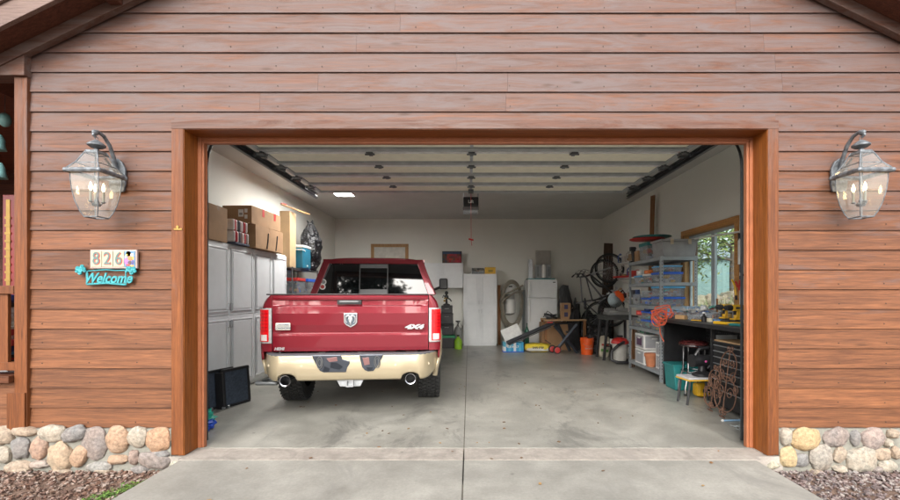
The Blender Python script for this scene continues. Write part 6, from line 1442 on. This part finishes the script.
c.build('wall', shed_m, t); c = MB(); c.prism([(-1.8,3.55),(0,4.3),(1.8,3.55),(1.8,3.62),(0,4.37),(-1.8,3.62)], -6.2, 6.2, 'x'); c.build('roof', galv, t); c = MB(); c.box(-6,6,-1.48,1.48,0,.35); c.build('base', mortar_m, t)
c = MB(); c.box(2,3,-1.54,-1.525,.36,2.4); dd = c.build('door', white_pl, t, bevel=.01); c = MB(); c.box(2.85,2.9,-1.57,-1.545,1.3,1.45); c.build('handle', steel, dd)
t = thing('rock_bank', 'brown boulders and dry brush outside below the window view', 'rocks', (6.6, 10.2, .42)); c = MB(); rnd = random.Random(77)
for q in range(70):
    k = rnd.uniform(.16,.38); c.piece(rnd.choice([(.28,.21,.15),(.22,.17,.13),(.34,.28,.20),(.17,.13,.09)])); x = rnd.uniform(-1.9,2.4); y = rnd.uniform(-1.6,2.6)+x*.2; c.blob((x, y, .1+.24*rnd.random()+max(0,(x+1.9))*.20), (k,k*.9,k*.62), q, .2, 1.6, 12, 8)
c.build('boulders', stone_m, t, smooth=True)
c = MB()
for q in range(700):
    x = rnd.uniform(-1.7,2.2); y = rnd.uniform(-1.5,2.4); z = .3+max(0,(x+1.9))*.20; c.piece(rnd.choice([(.30,.24,.13),(.22,.17,.10),(.16,.19,.07)])); a = rnd.uniform(0,6); h = rnd.uniform(.1,.28); nn = len(c.v); e = Vector((math.cos(a)*.15, math.sin(a)*.15, h)); w2 = Vector((-math.sin(a),math.cos(a),0))*.012; p = Vector((x,y,z)); c.v += [p-w2, p+w2, p+e]; c.face([nn,nn+1,nn+2])
c.build('dry_brush', foliage, t, fixn=False)
# treeline across the road, reflected in the truck's rear window and paint
fp = tree('pine_tree', 'tall dark pine across the road, behind the photographer', (-13, -27, 0), 11, 2.9, 3600, ncol, 11, 'pines across the road', True)
rnd = random.Random(6)
for i, (x, y, s) in enumerate(((-9,-30,1.45),(-6.4,-26.5,1.6),(-4.4,-28,1.45),(-2.6,-26,1.5),(-.8,-30,1.35),(-17.5,-29,1.5),(-22,-26,1.1),(7.5,-36,.95),(14,-33,1.1),(19,-27,.95),(25,-30,1.3),(-28,-30,1.2))):
    o = copy_tree(fp); o.location = (x, y, 0); o.scale = (s,s,s); o.rotation_euler = (0,0,rnd.uniform(0,6))

# more of the clutter that crowds the bench, the rack and the bicycle corner
GI = 'small things crowding the workbench'
rnd = random.Random(51)
spots = [('spray_can','red spray can standing at the back of the bench under the window','spray can',(3.56,6.30),(.55,.04,.03)),
 ('spray_can','black spray can with white top at the back of the bench','spray can',(3.58,6.16),(.03,.03,.03)),
 ('glass_jar','jar of brass screws on the bench behind the open tubs','jar',(3.50,5.78),(.45,.32,.12)),
 ('paint_tin','grey paint tin at the back of the bench beside the dowel','tin',(3.55,5.66),(.35,.36,.36)),
 ('tape_roll','roll of blue tape lying on the bench near the drills','tape',(3.10,5.36),(.05,.20,.50)),
 ('tape_roll','roll of cream tape lying on the bench beside the dark bottle','tape',(3.16,5.66),(.60,.55,.40)),
 ('tool_box_small','small blue box on the far back corner of the bench','box',(3.50,6.52),(.04,.15,.45)),
 ('paper_stack','stack of white papers on the bench behind the drills','paper',(3.46,5.30),(.70,.70,.66)),
 ('wood_block','short pine block on the bench by the far tub','wood block',(3.08,6.22),(.48,.30,.14)),
 ('rag','crumpled grey rag on the bench between tub and drills','rag',(3.34,5.66),(.28,.28,.30))]
for nm, lab, cat, (x, y), cc in spots:
    t = thing(nm, lab, cat, (x, y, BZ+.006), rnd.uniform(-.5,.5), GI); c = MB(); c.piece(cc)
    if cat == 'spray can': c.lathe([(.030,0),(.033,.01),(.033,.16),(.018,.185)], (0,0,0), 18); c.piece((.7,.7,.7)); c.lathe([(.016,.186),(.016,.215)], (0,0,0), 12)
    elif cat == 'jar': c.lathe([(.035,0),(.04,.01),(.04,.09),(.032,.10)], (0,0,0), 18); c.piece((.1,.1,.1)); c.lathe([(.036,.101),(.036,.118)], (0,0,0), 18)
    elif cat == 'tin': c.lathe([(.075,0),(.075,.16),(.079,.165),(.079,.175),(.065,.175),(.065,.168),(0,.168)], (0,0,0), 24, cap=False); c.tube(arc(0,.14,.076,180,360,10,-.01), .003, 4)
    elif cat == 'tape': c.lathe([(.028,0),(.055,0),(.055,.045),(.028,.045),(.028,0)], (0,0,0), 24, cap=False)
    elif cat == 'rag': c.blob((0,0,.03), (.09,.08,.035), 3, .5, 3)
    elif cat == 'paper':
        for q in range(6): c.cbox((rnd.uniform(-.008,.008), rnd.uniform(-.008,.008), .004+.006*q), (.15,.21,.004), rnd.uniform(-.1,.1))
    elif cat == 'wood block': c.cbox((0,0,.03), (.09,.16,.058))
    else: c.box(-.08,.08,-.12,.12,0,.11); c.piece((.6,.6,.6)); c.box(-.03,.03,-.1205,-.122,.04,.07); c.tube([(-.04,0,.11),(-.04,0,.14),(.04,0,.14),(.04,0,.11)], .006, 6)
    c.build('body', multi, t, bevel=.002 if cat in ('box','wood block') else 0)
# items resting on bins of the rack
for i, (nm, lab, cat, x, y, z, d, cc) in enumerate((
 ('tool_case','flat orange case lying on the middle bins of the second rack shelf','case',XM-.14,7.40,SZ[3]+.168,(.22,.26,.06),(.65,.16,.03)),
 ('paper_box','small white box on the far bin of the second rack shelf','box',XM-.14,7.80,SZ[3]+.160,(.18,.20,.09),(.68,.68,.64)),
 ('tool_case','slim navy case on the navy-lidded bins of the fourth rack shelf','case',XM-.12,7.40,SZ[1]+.302,(.24,.28,.05),(.03,.06,.22)),
 ('paper_box','red and white packet on the far bin of the fourth rack shelf','packet',XM-.12,7.84,SZ[1]+.210,(.18,.24,.08),(.55,.06,.05)),
 ('paper_box','small yellow packet on top of the white drawer box at the near end','packet',XM-.02,6.98,SZ[0]+.452,(.22,.16,.09),(.60,.42,.08)),
 ('tool_case','dark green case on the white drawer boxes at the far end','case',XM-.10,7.64,SZ[0]+.542,(.24,.26,.055),(.03,.16,.09)))):
    t = thing(nm, lab, cat, (x, y, z+.006), rnd.uniform(-.12,.12), 'cases and packets on the rack bins'); c = MB(); c.piece(cc); c.cbox((0,0,d[2]/2), d); c.piece(tuple(min(1,q*1.6+.1) for q in cc)); c.cbox((-d[0]/2-.001,0,d[2]*.5), (.002,d[1]*.5,d[2]*.45)); c.build('body', multi, t, bevel=.004)
# dark gear heaped below the bicycles
for i, (x, y, w_, h_, lab) in enumerate(((2.90,10.15,.17,.46,'low black duffel bag on the floor under the bicycle handlebars'),(3.12,10.35,.22,.62,'bulky black bag on the floor beneath the hanging bicycles'),(2.62,10.75,.16,1.05,'tall dark garment bag standing beside the bicycle handlebars'))):
    t = thing('gear_bag', lab, 'bag', (x, y, .004), 0, 'dark bags under the bicycles'); c = MB(); c.blob((0,0,h_/2), (w_,.16,h_/2), i+21, .24, 1.9, 24, 14, None, .7); c.build('body', bag_m if i != 2 else MATS['black canvas'], t, smooth=True)
    c = MB(); c.tube([(-.08,-.13,h_*.6),(-.04,-.2,h_*.95),(.06,-.2,h_*.95),(.09,-.13,h_*.6)], .012, 6); c.build('strap', black_pl, t)

# ------------------------------------------------------------------ light, sky, camera
w = bpy.data.worlds.new('World'); sc.world = w; w.use_nodes = True; nt = w.node_tree
bg = nt.nodes['Background']; sky = nt.nodes.new('ShaderNodeTexSky'); sky.sky_type = 'NISHITA'; sky.sun_disc = False
SE, SA = 29, 190     # sun elevation; azimuth measured from +Y clockwise
sky.sun_elevation = R(SE); sky.sun_rotation = R(SA); sky.air_density = 1.0; sky.dust_density = 3.0; sky.ozone_density = .6
hs = nt.nodes.new('ShaderNodeHueSaturation'); hs.inputs['Saturation'].default_value = .28
nt.links.new(sky.outputs[0], hs.inputs['Color']); nt.links.new(hs.outputs[0], bg.inputs[0]); bg.inputs[1].default_value = .15
sl = bpy.data.lights.new('sun', 'SUN'); sl.energy = 1.3; sl.angle = R(50); sl.color = (1, .95, .88)
so = bpy.data.objects.new('sun', sl); col.objects.link(so)
dirv = Vector((math.sin(R(SA))*math.cos(R(SE)), math.cos(R(SA))*math.cos(R(SE)), math.sin(R(SE))))
so.rotation_euler = dirv.to_track_quat('Z', 'Y').to_euler()
cam = bpy.data.cameras.new('camera'); co = bpy.data.objects.new('camera', cam); col.objects.link(co)
co.location = (0, 0, H); co.rotation_euler = (PI/2, 0, 0); cam.sensor_width = 36; cam.lens = 36*F/900; cam.shift_x = -(CX-450)/900; cam.shift_y = (CY-250)/900
cam.clip_end = 1000; cam.clip_start = .05; sc.camera = co
sc.view_settings.view_transform = 'Standard'; sc.view_settings.look = 'None'; sc.view_settings.gamma = 1; sc.view_settings.use_curve_mapping = False
sc.view_settings.exposure = 1.7
cy = sc.cycles
cy.use_denoising = True; cy.max_bounces = 10; cy.diffuse_bounces = 6; cy.glossy_bounces = 4; cy.transparent_max_bounces = 16; cy.transmission_bounces = 4
cy.sample_clamp_indirect = 6; cy.caustics_reflective = False; cy.caustics_refractive = False
